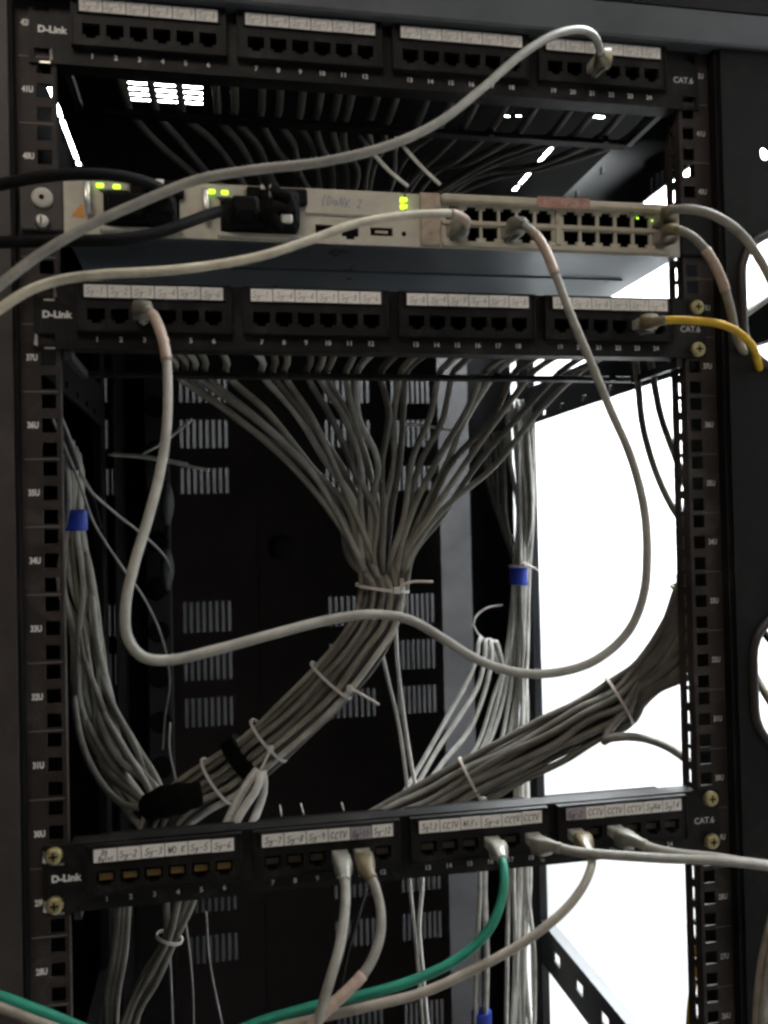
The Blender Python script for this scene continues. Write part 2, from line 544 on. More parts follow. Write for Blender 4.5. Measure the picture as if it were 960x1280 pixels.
def shape_sheet(name, outer, inners, y, depth, m, parent):
    """a sheet with round-ended openings, from a filled 2-D curve"""
    cu = bpy.data.curves.new(name, 'CURVE')
    cu.dimensions = '2D'
    cu.fill_mode = 'BOTH'
    cu.extrude = depth / 2
    for loop in [outer] + inners:
        sp = cu.splines.new('POLY')
        sp.points.add(len(loop) - 1)
        for p, (a, b) in zip(sp.points, loop):
            p.co = (a, b, 0, 1)
        sp.use_cyclic_u = True
    o = bpy.data.objects.new(name, cu)
    col.objects.link(o)
    dg = bpy.context.evaluated_depsgraph_get()
    me = bpy.data.meshes.new_from_object(o.evaluated_get(dg))
    vs_ = [(v.co.x, v.co.y, v.co.z) for v in me.vertices]
    fs_ = [tuple(p.vertices) for p in me.polygons]
    bpy.data.objects.remove(o); bpy.data.meshes.remove(me)
    mb = MB()
    mb.v = [Vector((a, y + depth / 2 - c, b)) for a, b, c in vs_]
    for f in fs_:
        mb.face(f, m)
    return mb.build(name, parent)

def stadium(cx, cz, r, half, n=14):
    """outline of an upright round-ended slot"""
    k = max(0, half - r)
    out = []
    for i in range(n + 1):
        a = math.pi * i / n
        out.append((cx + r * math.cos(a), cz + k + r * math.sin(a)))
    for i in range(n + 1):
        a = math.pi + math.pi * i / n
        out.append((cx + r * math.cos(a), cz - k + r * math.sin(a)))
    return out

# ------------------------------------------------------------------ the room round the cabinet
def room_sheet(name, corners, m):
    mb = MB(); mb.quad(*corners, m)
    return structure(mb.build(name))
room_sheet('floor', ((-3000, -3500, -1630), (1150, -3500, -1630), (1150, 2800, -1630), (-3000, 2800, -1630)), 'floor_tile')
room_sheet('ceiling', ((-3000, -3500, 1110), (1150, -3500, 1110), (1150, 2800, 1110), (-3000, 2800, 1110)), 'ceiling_paint')
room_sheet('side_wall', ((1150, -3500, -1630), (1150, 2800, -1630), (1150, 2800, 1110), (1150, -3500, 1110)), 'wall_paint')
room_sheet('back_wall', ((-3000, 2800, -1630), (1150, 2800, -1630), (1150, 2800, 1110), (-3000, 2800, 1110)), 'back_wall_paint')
room_sheet('added_backdrop', ((-1500, 1000, -1630), (420, 1000, -1630), (420, 1000, 420), (-1500, 1000, 420)), 'backdrop_light_mottle')  # added dark sheet that keeps the rear door vents dim
for (cx, cy, w, d), lab in (((880, 1150, 460, 2500), 'bright ceiling light panel right of the cabinet, next to the white wall'),
                            ((-300, 2000, 620, 720), 'bright ceiling light panel behind the cabinet, seen through the roof slots')):
    t = thing('ceiling_light', lab, 'ceiling light', (cx, cy, 1100), 'ceiling light panels')
    mb = MB(); mb.plate(cx - w / 2 - 20, cx + w / 2 + 20, cy - d / 2 - 20, cy + d / 2 + 20, [(cx - w / 2, cx + w / 2, cy - d / 2, cy + d / 2)], 12, 'lamp_frame', XY(1094)); mb.build('frame', t)
    mb = MB(); mb.box(cx - w / 2, cx + w / 2, cy - d / 2, cy + d / 2, 1098, 1104, 'lamp_diffuser'); mb.build('diffuser', t)

# ------------------------------------------------------------------ the cabinet
U = 44.45
def uz(n): return (n - 36) * U
Z0, Z1 = uz(0.5), uz(42.5)
cab = thing('network_cabinet', 'tall black open network cabinet with numbered mounting rails and slotted rear door', 'server cabinet', (0, 0, -1628))
holes_l = [(-237.2, -227.8, uz(n) + k - 4.75, uz(n) + k + 4.75) for n in range(1, 43) for k in (-15.875, 0, 15.875)]
for sgn in (-1, 1):
    mb = MB()
    hs = holes_l if sgn < 0 else [(-b, -a, c, d) for a, b, c, d in holes_l]
    a0, a1 = (-250, -225) if sgn < 0 else (225, 250)
    mb.plate(a0, a1, Z0, Z1, hs, 2, 'rail_paint', XZ(0))
    xf = -225 if sgn < 0 else 225
    slots = [(9, 14.5, uz(n) + k - 5, uz(n) + k + 5) for n in range(1, 43) for k in (-15.875, 0, 15.875)]
    mb.plate(2.05, 22 if sgn > 0 else 8, Z0, Z1, slots if sgn > 0 else [], 2, 'rail_paint', YZ(xf, sgn))
    r = mb.build('mounting_rail', cab)
    for n in range(20, 43):
        mb = MB(); write(mb, '%dU' % n, 0, 0, 0, 5.6, 'print_white' if sgn < 0 else 'print_grey', 0.24 if sgn < 0 else 0.16, 0.74)
        mb.v = [p + Vector((sgn * 242.6 if sgn < 0 else 243, -0.25, uz(n))) for p in mb.v]
        mb.build('unit_number', r)
        mb = MB(); zz = uz(n + .5)
        if sgn < 0:
            mb.box(-248.5, -226.5, -0.3, -0.05, zz - 0.42, zz + 0.42, 'print_dim')
        else:
            mb.box(236, 249, -0.3, -0.05, zz - 0.3, zz + 0.3, 'print_dim')
        mb.build('unit_line', r, key='uline%d' % sgn)
    # front post with round-ended cable openings
    zc_list = [93 - 288 * k for k in range(6)]
    xa, xb = (-400, -252.5) if sgn < 0 else (254, 400)
    outer = [(xa, Z0 - 40), (xb, Z0 - 40), (xb, Z1 + 10), (xa, Z1 + 10)]
    post = shape_sheet('front_post', outer, [stadium(sgn * 300, z, 31, 50) for z in zc_list] + ([stadium(289.2, 205.3, 3.6, 5)] if sgn > 0 else []), -11, 2.5, 'frame_paint_lit' if sgn < 0 else 'black_paint', cab)  # left post painted as lit, right post as unlit
    mb = MB()
    if sgn < 0:
        mb.box(-256, -250.3, -8.4, 30, Z0 - 40, Z1 + 10, 'black_paint')
    else:
        mb.box(250.3, 257, -8.4, 30, Z0 - 40, Z1 + 10, 'black_paint')
    mb.build('post_edge', post)
    for z in zc_list:
        ring = [Vector((a, -11, b)) for a, b in stadium(sgn * 300, z, 33, 52)]
        mb = MB(); mb.tube(ring, 3.4, 'rubber', 8, closed=True, raw=True); mb.build('cable_opening_trim', post)

mb = MB()
mb.box(-400, 400, -16, 14, 283.5, 309, 'frame_cool_lit', 1.5)
mb.build('top_frame', cab)
# roof with its openings
hs = [(-266.5, -261.5, 203, 262), (-266.5, -261.5, 265, 360), (-266.5, -261.5, 363, 376), (-108, -101, 186, 190), (240, 255, 186, 193),
      (226.5, 231.5, 261, 362), (226.5, 231.5, 367, 384), (254, 259, 287, 292), (150, 156, 174, 179), (161, 167, 176, 181), (158, 164, 187, 191), (167, 173, 196, 201), (156, 162, 198, 203)]
for i in range(5):
    for a, b in ((-195, -177), (-172, -153), (-150, -131)):
        hs.append((a, b, 173 + 10 * i, 179.5 + 10 * i))
mb = MB(); mb.plate(-400, 400, 14.2, 700, hs, 2, 'inside_black', XY(323)); mb.box(-400, 400, -16, 14, 309.2, 325, 'black_paint')
mb.build('roof', cab)
mb = MB(); mb.box(-402, -400, -8, 700, Z0 - 40, 322, 'inside_black'); mb.build('side_panel', cab)
mb = MB(); mb.box(-400, 400, 0, 700, Z0 - 44, Z0 - 41, 'black_paint'); mb.build('base_panel', cab)

# depth-wise beams on both sides
for sgn in (-1, 1):
    bp = 'beam_paint' if sgn > 0 else 'inside_black'  # left beams go black to paint the shade on that side
    to = YZ(250.5, 1) if sgn > 0 else YZ(-250.5, -1)
    slits = [(44 + 9 * k, 48.5 + 9 * k, 214, 225) for k in range(6)]
    mb = MB()
    mb.plate(2.5, 414.8, 211, 282.5, slits + [(60 + 61 * k, 72 + 61 * k, 268, 276) for k in range(5)], 2.5, bp, to)
    lo, hi = (250.5, 264) if sgn > 0 else (-264, -250.5)
    mb.box(lo + 2.6, hi, 2.5, 414.8, 280, 282.4, bp)
    mb.build('side_beam', cab)
    mb = MB()
    mb.plate(2.5, 414.8, 48.5, 93, [(300 + k, 312 + k, 54, 60) for k in (-240, -180, -120, -60, 0, 55)], 2.5, bp, to)
    mb.build('side_beam', cab)
    mb = MB()
    mb.plate(2.5, 414.8, -603, -553, [(34 + 64 * k, 54 + 64 * k, -582, -570) for k in range(6)], 2.5, bp, to)
    mb.box(lo + 2.6, hi, 2.5, 414.8, -555.5, -553.1, bp)
    mb.build('side_beam', cab)
    mb = MB()
    mb.box(min(sgn * 250.5, sgn * 261), max(sgn * 250.5, sgn * 261), 415, 452, Z0 - 40, 322, bp, 1.0)
    mb.build('middle_post', cab)
    mb = MB(); mb.box(min(sgn * 253.2, sgn * 256), max(sgn * 253.2, sgn * 256), 30.2, 46, Z0 - 40, 205, 'black_paint'); mb.build('post_edge', cab)
    mb = MB(); mb.box(min(sgn * 241, sgn * 243), max(sgn * 241, sgn * 243), 452.2, 640, Z0 - 40, 322, 'inside_black'); mb.build('inner_panel', cab)
    mb = MB()
    mb.box(min(sgn * 188, sgn * 241), max(sgn * 188, sgn * 241), 600, 604, Z0 - 40, 322, 'black_paint', 1.0)
    if sgn < 0: mb.build('rear_rail', cab)
    # outer frame beams on the open side
    for za, zb in ((96, 134),):
        mb = MB(); mb.box(min(sgn * 388, sgn * 399), max(sgn * 388, sgn * 399), -8, 690, za, zb, 'black_paint', 1.0)
        if sgn > 0: mb.build('outer_beam', cab)

# rear door, two leaves with slotted vents
rows = [(108.6, 145.8), (44.4, 83.8), (-19.7, 16.2), (-213.5, -171.0), (-280.4, -238.0), (-344.9, -304.9), (-528, -488), (-602, -563), (-672, -634), (-800, -762), (-866, -828), (-932, -894), (270, 308)]
for (xa, xb), cols in (((-400, -71), (-284, -173.8)), ((-69, 198), (30, 128))):
    hs = []
    for za, zb in rows:
        for c in cols:
            w = 8.75 if c < 100 else 7.6
            hs += [(c + w * k, c + w * k + 4.2, za, zb) for k in range(8)]
    mb = MB(); mb.plate(xa, xb, Z0 - 40, 321, hs, 2, 'door_paint', XZ(650))
    d = mb.build('rear_door', cab)
    if xa < -100:
        mb = MB(); mb.box(-80, -60, 652.5, 655, Z0 - 40, 321, 'door_paint'); mb.build('seam_strip', d)  # added strip, stops light showing through the seam
    else:
        mb = MB(); mb.disc(((-35.8, 650.0, -98.8)[0], 645, (-35.8, 650.0, -98.8)[2]), 17, 5, 'black_paint', 24, dome=2); mb.build('lock', d)

# ------------------------------------------------------------------ patch panels
MODULE_X = [-208.3 + 108.3 * k for k in range(4)]
def port_x(k, j): return -201.0 + 108.3 * k + 15.2 * j

def fastener(mb, x, z, y=-2.0):
    mb.disc((x, y - 3.2, z), 5.6, 3.0, 'brass', 18, dome=1.0)
    for a, b in ((0.6, 2.6), (2.6, 0.6)):
        mb.box(x - a, x + a, y - 4.35 - 0.02 * a, y - 4.2, z - b, z + b, 'socket_black')

def cage_nut(mb, x, z, side):
    mb.box(x - 4.2, x + 4.2, 1, 6, z - 3.4, z + 3.4, 'rail_paint')
    n = len(mb.v); mb.v += [Vector((x + side * 5.2, -2.5, z - 5)), Vector((x + side * 7.4, -3.4, z - 4)), Vector((x + side * 6.6, -3.2, z + 3.5)), Vector((x + side * 5.2, -2.5, z + 2))]; mb.face((n, n + 1, n + 2, n + 3), 'zinc')
    mb.box(x - 1, x + 5.6, -2.9, -2.15, z - 6.6, z - 5.5, 'zinc')

def patch_panel(zc, label, texts, paper, bar_dz, screws, nuts, amber):
    root = thing('patch_bay', label, 'patch panel', (0, -2, zc - 22), 'network patch panels')
    rng = random.Random(int(zc * 10))
    hs = [(m - 3.0, m + 93.0, zc - 6.5, zc + 5.5) for m in MODULE_X]
    for sx in (-1, 1):
        for sz in (-15.9, 15.9):
            x = sx * 233.0
            hs.append((x - 5, x + 5, zc + sz - 3.6, zc + sz + 3.6))
    mb = MB()
    mb.plate(-241, 241, zc - 22, zc + 22, hs, 1.9, 'panel_plastic', XZ(-2.1))
    mb.box(-223, 223, -0.15, 13, zc + 20.2, zc + 21.9, 'panel_plastic')
    mb.box(-223, 223, -0.15, 13, zc - 21.9, zc - 20.2, 'panel_plastic')
    mb.build('faceplate', root)
    for k in range(4):
        m = MODULE_X[k]
        hs = []
        for j in range(6):
            x = port_x(k, j)
            hs += [(x - 5.7, x + 5.7, zc - 3.6, zc + 4.2), (x - 3.1, x + 3.1, zc - 5.8, zc - 3.6)]
        mb = MB()
        mb.plate(m - 5.5, m + 95.5, zc - 11, zc + 21.2, hs, 4.6, 'panel_plastic', XZ(-6.8))
        for a, b, c, d in ((m - 5.4, m + 95.4, zc + 20.2, zc + 21.1), (m - 5.4, m + 95.4, zc - 10.9, zc - 10), (m - 5.4, m - 4.4, zc - 9.9, zc + 20.1), (m + 94.4, m + 95.4, zc - 9.9, zc + 20.1)):
            mb.box(a, b, -7.7, -6.85, c, d, 'panel_plastic')
        block = mb.build('port_block', root)
        for j in range(6):
            x = port_x(k, j)
            mb = MB()
            y0, y1 = -2.1, 8
            a, b, c, d = x - 5.9, x + 5.9, zc - 6.0, zc + 4.4
            mb.quad((a, y1, c), (b, y1, c), (b, y1, d), (a, y1, d), 'socket_black')
            mb.quad((a, y0, c), (a, y1, c), (a, y1, d), (a, y0, d), 'socket_black')
            mb.quad((b, y0, d), (b, y1, d), (b, y1, c), (b, y0, c), 'socket_black')
            mb.quad((a, y0, d), (a, y1, d), (b, y1, d), (b, y0, d), 'socket_black')
            mb.quad((a, y0, c), (b, y0, c), (b, y1, c), (a, y1, c), 'socket_black')
            if amber:
                for q in range(8):
                    xx = x - 3.9 + q * 1.1
                    mb.quad((xx - .45, -3.2, zc - 2.8), (xx + .45, -3.2, zc - 2.8), (xx + .45, -3.6, zc + 1.8), (xx - .45, -3.6, zc + 1.8), 'contact_gold' if k == 0 else 'contact_dull')
            mb.build('port', block, key='port%s%s' % (amber, k == 0), origin=(x, 0, zc))
        mb = MB(); mb.box(m - 2, m + 92, 8.5, 32, zc - 8, zc + 17, 'socket_black', 1.5); mb.build('punchdown_block', root)
        mb = MB(); mb.box(m - 1.2, m + 91.4, -8.3, -6.85, zc + 10.4, zc + 19.9, 'panel_plastic', 0.4)
        strip = mb.build('label_strip', root)
        for j in range(6):
            a = m + 15.03 * j + 0.28
            pm = paper
            txt = texts[k][j]
            if txt.endswith('#'):
                txt, pm = txt[:-1], 'paper_dirty'
            mb = MB()
            tilt = rng.uniform(-.15, .15)
            mb.box(a, a + 14.5, -8.75, -8.32, zc + 10.95 + tilt, zc + 19.3 + tilt, pm)
            lines = txt.split('/')
            for q, ln in enumerate(lines):
                zz = zc + 14.9 + (1.7 if len(lines) > 1 and q == 0 else (-1.9 if len(lines) > 1 else 0))
                handwrite(mb, ln, a + 7.2 + rng.uniform(-.6, .6), -8.85, zz, 4.3 if len(lines) == 1 else 2.9, 'ink' if amber else 'ink_faded', 0.5, rng, width=11.5)
            mb.build('paper_label', strip)
        mb = MB()
        for j in range(6):
            write(mb, str(k * 6 + j + 1), port_x(k, j), -2.35, zc - 15.6, 4.6, 'print_white', 0.1)
        mb.build('port_numbers', root)
    mb = MB(); write(mb, 'D-Link', -226.3, -2.35, zc + 0.2, 6.2, 'print_white', 0.26, 1.06); mb.build('brand_lettering', root)
    mb = MB(); write(mb, 'CAT.6', 228.3, -2.35, zc - 0.6, 6.4, 'print_grey', 0.06, 0.95); mb.build('type_lettering', root)
    for sx, dz in screws:
        mb = MB(); fastener(mb, sx * 233.4, zc + dz); mb.build('screw', root)
    for sx, dz, sd in nuts:
        mb = MB(); cage_nut(mb, sx * 233.2, zc + dz, sd); mb.build('cage_nut', root)
    mb = MB()
    z = zc + bar_dz
    mb.box(-222, 222, 74, 84, z - 2, z + 2, 'panel_plastic', 0.8)
    for k in range(5):
        x = -200 + 100 * k
        mb.box(x - 2, x + 2, 71, 73.8, z - 2, z + 3, 'panel_plastic')
    for sx in (-1, 1):
        a, b = sorted((sx * 217.5, sx * 222))
        mb.box(a, b, 13.2, 73.8, z - 4, z + 1.5, 'beam_paint')
        mb.box(a, b, -0.1, 13, z - 4, zc - 22.2, 'beam_paint') if z + 1.5 < zc - 22.2 else None
    mb.build('cable_bar', root)
    return root

scr = lambda: ['Sy-%d' % random.randint(1, 9) for _ in range(6)]
ZT, ZM, ZB = 261.8, 72.5, -296.2
patch_panel(ZT, 'topmost black patch panel, right under the cabinet roof frame, with aged grey labels', [scr(), scr(), scr(), scr()], 'paper_old', -15,
            [], [(-1, -15.9, 1)], False)
patch_panel(ZM, 'middle black patch panel, directly below the beige network switch', [['Sy-1', 'Sy-2', 'Sy-3', 'Sy-4', 'Sy-5', 'Sy-6'], scr(), scr(), scr()], 'paper', -25,
            [(1, 15.9), (1, -15.9)], [(-1, 15.9, 1), (-1, -15.9, -1)], False)
patch_panel(ZB, 'lowest black patch panel with handwritten white labels and brass screws, green cord plugged in',
            [['D3/Dylnt', 'Sy-2', 'Sy-3', 'WORK', 'Sy-5', 'Sy-6'], ['Sy-7', 'Sy-8', 'Sy-9', 'CCTV', 'Sy-11#', 'Sy-12'],
             ['Sy13', 'CCTV', 'WiFi', 'Sy-z', 'CCTV', 'CCTV'], ['Sy-2#', 'CCTV', 'CCTV', 'CCTV', 'SyN4', 'Sy14']], 'paper', -24,
            [(-1, 15.9), (-1, -15.9), (1, 15.9), (1, -15.9)], [(-1, 15.9, -1), (-1, -15.9, -1)], True)

# ------------------------------------------------------------------ network switch
sw = thing('network_switch', 'beige network switch with green lights and two rows of ports, above the middle patch panel', 'network switch', (0, -4, 126))
SZ0, SZ1 = 126.3, 164.0
SCOLS = [p[0] for p in [(45.3, -4.0, 143.6), (58.7, -4.0, 144.2), (72.2, -4.0, 144.7), (85.8, -4.0, 145.3), (99.5, -4.0, 145.9), (113.3, -4.0, 146.5), (134.3, -4.0, 147.4), (148.1, -4.0, 147.9), (162.0, -4.0, 148.5), (176.0, -4.0, 149.1), (190.1, -4.0, 149.7), (204.4, -4.0, 150.3)]]
holes = [(-195.5, -146, 132, 155), (-119, -67, 131, 153.5)]
lowp = [(-48.3, -4.0, 134.1)[0], (-29.8, -4.0, 133.7)[0]]
for x in lowp:
    holes += [(x - 6, x + 6, 131.6, 139.5), (x - 3, x + 3, 129.6, 131.6)]
holes += [(-15.5, 0.5, 133, 139)]
for x in SCOLS:
    holes += [(x - 5.9, x + 5.9, 146.6, 154.6), (x - 3.4, x + 3.4, 154.6, 156.9), (x - 5.9, x + 5.9, 134.2, 142.4), (x - 3.4, x + 3.4, 131.8, 134.2)]
mb = MB(); mb.plate(-220.5, 220.5, SZ0, SZ1, holes, 2.5, 'switch_beige', XZ(-4))
face = mb.build('front_panel', sw)
mb = MB(); mb.box(-220.3, 220.3, 12, 300, SZ0 + .3, SZ1 - .3, 'switch_steel')
for a, b, c, d in ((-220.3, 220.3, SZ0 + .3, SZ0 + 1.2), (-220.3, 220.3, SZ1 - 1.2, SZ1 - .3), (-220.3, -219.4, SZ0 + 1.3, SZ1 - 1.3), (219.4, 220.3, SZ0 + 1.3, SZ1 - 1.3)):
    mb.box(a, b, -1.4, 11.9, c, d, 'switch_steel')
mb.box(-150, 205, 60, 64, SZ0 - .9, SZ0 + .25, 'switch_steel')
mb.box(-205, 205, 150, 153, SZ0 - .7, SZ0 + .25, 'switch_steel')
mb.build('case', sw)
for x in SCOLS:
    for z in (151, 137.6):
        mb = MB(); mb.box(x - 6.1, x + 6.1, 6, 9, z - 6.1, z + 6.1, 'socket_black'); mb.box(x - 6.4, x - 6.0, -1.4, 5.9, z - 6.1, z + 6.1, 'socket_black'); mb.box(x + 6.0, x + 6.4, -1.4, 5.9, z - 6.1, z + 6.1, 'socket_black'); mb.box(x - 5.9, x + 5.9, -1.4, 5.9, z - 6.2, z - 5.9, 'socket_black'); mb.box(x - 5.9, x + 5.9, -1.4, 5.9, z + 5.9, z + 6.2, 'socket_black')
        mb.build('port', face, key='swport', origin=(x, -1.4, z))
for x in lowp:
    mb = MB(); mb.box(x - 6.2, x + 6.2, -1.48, -1.42, 129.4, 139.8, 'socket_black'); mb.build('port', face)
mb = MB(); mb.box(-15.8, 0.8, -1.48, -1.42, 132.8, 139.2, 'socket_black'); mb.box(-12, -3, -3.6, -1.5, 135.2, 136.8, 'switch_trim'); mb.build('console_port', face)
mb = MB(); mb.disc(((8.5, -4.0, 134.7)[0], -4.2, 135), 1.8, .3, 'socket_black', 14); mb.build('reset_hole', face)
for a, b, c, d in ((-195.7, -145.8, 131.8, 155.2), (-119.2, -66.8, 130.8, 153.7)):
    mb = MB(); mb.box(a, b, -1.6, -1.42, c, d, 'socket_black')
    mb.box(a + 1.5, b - 2, -13, -1.7, c + 1, d - 2.5, 'cord_black', 2)
    mb.box(a + 6, b - 22, -17, -13.1, c + 3, d - 6, 'socket_black', 1)
    mb.box(b - 18, b - 5, -20, -13.1, c + 2, d - 5, 'cord_black', 2)
    mb.box(a + 18, b + (3 if a < -150 else 7), -9, -4.2, d - 3, d + 8.4, 'cord_black', 1.2)
    mb.box(a + 26, a + 41, -12, -9.1, d - 1, d + 6, 'socket_black', 1)
    mb.build('module_connector', sw)
    for q, (u, w) in enumerate(((27, 4), (35, 5))):
        mb = MB(); mb.box(a + u, a + u + w, -12.6, -12.1, d + 5 - q, d + 8 - q, 'latch_silver', .2); mb.build('clip', sw)
    mb = MB(); mb.tube([(a - 9.5, -6.5, d + 5), (a - 9.5, -9, d - 2), (a - 9, -10, d - 10), (a - 8.5, -7, d - 16)], 2.3, 'latch_silver', 10, 2); mb.build('latch', sw)
    mb = MB()
    n = len(mb.v); mb.v += [Vector((a - 20, -4.3, c + 6)), Vector((a - 11.5, -4.3, c + 5.5)), Vector((a - 13.5, -4.3, c + 15))]; mb.face((n, n + 1, n + 2), 'warning_orange')
    mb.build('warning_sticker', sw)
    mb = MB(); mb.box(a - 2, b + 2, -8, -4.1, c - 3.5, c - 0.4, 'switch_beige', .6); mb.box(a - 2, a + 17, -6, -4.1, d + .4, d + 8, 'switch_beige', .6)
    mb.build('bay_trim', sw)
for q, (x, _, z) in enumerate([(-197.1, -6.0, 158.3), (-186.4, -6.0, 158.0), (-124.6, -6.0, 157.8), (-115.8, -6.0, 157.5), (8.4, -6.0, 158.7), (8.3, -6.0, 153.9)]):
    mb = MB(); mb.box(x - 2.3, x + 2.3, -7.0, -4.1 if q > 3 else -6.1, z - 1.35, z + 1.35, 'led_green', .5); mb.build('status_light', sw)
for x, _, z in [(186.7, -6.0, 153.7), (198.8, -6.0, 152.4)]:
    mb = MB(); mb.box(x - .6, x + .6, -5, -4.1, z - .5, z + .5, 'led_green'); mb.build('port_light', sw)
mb = MB(); mb.box(-62, 6, -6.2, -4.1, 146, 163.6, 'switch_beige', .6); handwrite(mb, '(DaNK 2', -36, -6.35, 154.5, 6.4, 'ink_blue', 0.55, random.Random(5)); mb.build('name_plate', sw)
mb = MB(); mb.box(9.2, 9.8, -6.4, -4.1, 146, 163, 'socket_black'); mb.build('seam', sw)
mb = MB(); mb.box(35, 209, -9.5, -4.1, 157.6, 163.8, 'switch_trim', 1.5); mb.build('top_lip', sw)
mb = MB()
mb.box(36, 212, -5.6, -4.1, 143.0, 146.0, 'switch_trim', .4); mb.box(36, 212, -6.4, -4.1, 127, 130.2, 'switch_trim', .5)
gap = (SCOLS[5] + SCOLS[6]) / 2
mb.box(gap - 2, gap + 2, -5.8, -4.1, 131, 157, 'switch_trim', .4)
mb.build('port_divider', sw)
mb = MB(); mb.box(20, 35, -7.2, -4.1, 127, 164.3, 'tape_clear', .8)
mb.build('wrinkled_tape', sw)
mb = MB(); mb.box((106.4, -10.0, 158.6)[0], (146.5, -10.0, 160.5)[0], -10.3, -9.6, 156.5, 164.3, 'tape_red'); handwrite(mb, 'Sy-28', 131, -10.45, 160.5, 4, 'tape_clear', .6); mb.build('red_tape', sw)
for i, x in enumerate(SCOLS[:-1]):
    mb = MB(); mb.box(x + 3.2, x + 8.6, -5.2, -4.1, 130.4, 132.8, 'switch_beige', .4); mb.build('port_tab', face, key='tab', origin=(x, 0, 130))
for sx in (-1, 1):
    a, b = sorted((sx * 221, sx * 248))
    mb = MB(); mb.box(a, b, -5, -2.6, 127.5, 163, 'frame_paint_lit' if sx < 0 else 'black_paint', .8); ear = mb.build('mounting_ear', sw)  # left ear takes the lit copy of the paint
    if sx < 0:
        x, _, z = (-233.6, -5.0, 148.4); mb = MB(); mb.disc((x, -7, z), 6.8, 2, 'nylon_washer', 24, dome=.8); mb.disc((x, -8.2, z), 1.7, .5, 'socket_black', 12); mb.build('washer', ear)
        x, _, z = (-233.8, -5.0, 132.6); mb = MB(); mb.disc((x, -8.5, z), 4.6, 3.4, 'zinc', 18, dome=1.5); mb.box(x - .5, x + .5, -10.3, -9.8, z - 2.6, z + 2.6, 'socket_black'); mb.build('screw', ear)

# ------------------------------------------------------------------ patch cords in front
class Path:
    def __init__(self, pts, step=3.0):
        self.p = resample(catmull(pts, step * .5), step)
        self.s = [0.0]
        for a, b in zip(self.p, self.p[1:]):
            self.s.append(self.s[-1] + (b - a).length)
        self.n = self.s[-1]
    def at(self, d):
        d = min(max(d, 0), self.n)
        for i in range(len(self.s) - 1):
            if self.s[i + 1] >= d:
                k = (d - self.s[i]) / max(1e-6, self.s[i + 1] - self.s[i])
                return self.p[i].lerp(self.p[i + 1], k)
        return self.p[-1].copy()
    def part(self, d0, d1):
        n = max(2, int((d1 - d0) / 3))
        return [self.at(d0 + (d1 - d0) * i / n) for i in range(n + 1)]

def cord(label, group, pts, m, r=3.2, plugs=(), boots=('boot_grey', 'boot_grey'), sleeves=(), up_latch=False):
    """pts run from plug to plug; plugs says which ends (0, 1) carry one"""
    root = thing('patch_cable', label, 'patch cable', pts[0], group)
    P = Path(pts)
    d0 = 14 if 0 in plugs else 0
    d1 = P.n - (14 if 1 in plugs else 0)
    mb = MB(); mb.tube(P.part(d0, d1), r, m, 12, raw=True); mb.build('jacket', root)
    for e in plugs:
        f = (lambda d: P.at(d)) if e == 0 else (lambda d: P.at(P.n - d))
        a = f(0)
        x, z = a.x, a.z
        mb = MB(); mb.box(x - 5.7, x + 5.7, -17, 6, z - 3.4, z + 4.0, 'plug_clear', 1.0)
        mb.box(x - 2.6, x + 2.6, -16, 4, z - 5.4, z - 3.5, 'plug_clear'); mb.build('plug', root)
        mb = MB(); mb.tube([(x, -8, z - 6.2), (x, -18, z - 7.2), (x, -27, z - 8.6)], 1.5, 'plug_clear', 8, 3, squash=.6); mb.build('latch', root)
        n = 15
        pts_b = [f(12 + 32 * i / n) for i in range(n + 1)]
        mb = MB()
        mb.tube(pts_b, lambda t: (6.3 - 0.5 * t if t < .38 else max(r + .55, 6.1 - (t - .38) * 5.4)) * (1 - .10 * (int(t * 15) % 2) * (t > .4)), boots[e], 16, raw=True, square=.55)
        mb.build('boot', root)
    for a, b, sm in sleeves:
        a, b = (P.n + a if a < 0 else a), (P.n + b if b < 0 else b)
        mb = MB(); mb.tube(P.part(a, b), r + .45, sm, 12, raw=True); mb.build('label_sleeve', root)
    return root

def pport(zc, n):                 # port n (1..24) of the panel whose middle is zc
    k, j = divmod(n - 1, 6)
    x = port_x(k, j)
    return [(x, -6, zc), (x, -22, zc - .5)]
def sport(c, row):
    z = 151 if row == 0 else 137.6
    return [(SCOLS[c], -5, z), (SCOLS[c], -19, z)]

G = 'patch cords in front of the rack'
cord('thick grey cord arching from the topmost panel down across the switch to the left', G,
     pport(ZT, 21) + [(140.4, -46.8, 252.8), (130.4, -61.2, 253.4), (117.1, -73.2, 250.4), (95.3, -85.2, 240.3), (66.4, -97.2, 218.7), (33.7, -109.2, 187.1), (3.3, -120.0, 160.0), (-29.0, -127.2, 141.5), (-65.8, -130.8, 129.4), (-100.9, -132.0, 123.0), (-130.7, -132.6, 116.0), (-159.7, -134.4, 102.4), (-187.8, -136.8, 86.9), (-211.0, -139.8, 70.6), (-229.6, -142.8, 53.7), (-254.8, -147.0, 29.8)],
     'cable_grey', 2.6, (0,), ('boot_amber', 'boot_grey'))
cord('cream white cord running from the switch across its face to the left', G,
     sport(0, 1) + [(41.5, -36.0, 128.1), (41.1, -49.2, 129.5), (31.7, -57.6, 130.9), (13.5, -66.0, 127.6), (-14.7, -75.6, 121.0), (-41.5, -85.2, 111.5), (-67.1, -94.8, 98.6), (-95.9, -105.0, 85.0), (-123.0, -111.0, 76.8), (-153.2, -117.0, 70.5), (-182.2, -120.0, 67.0), (-204.2, -123.0, 62.4), (-219.7, -126.0, 55.3), (-232.9, -129.0, 45.0), (-258.8, -133.2, 21.5)],
     'cable_cream', 2.65, (0,), ('boot_grey', 'boot_grey'), [(38, 66, 'sleeve_pink')])
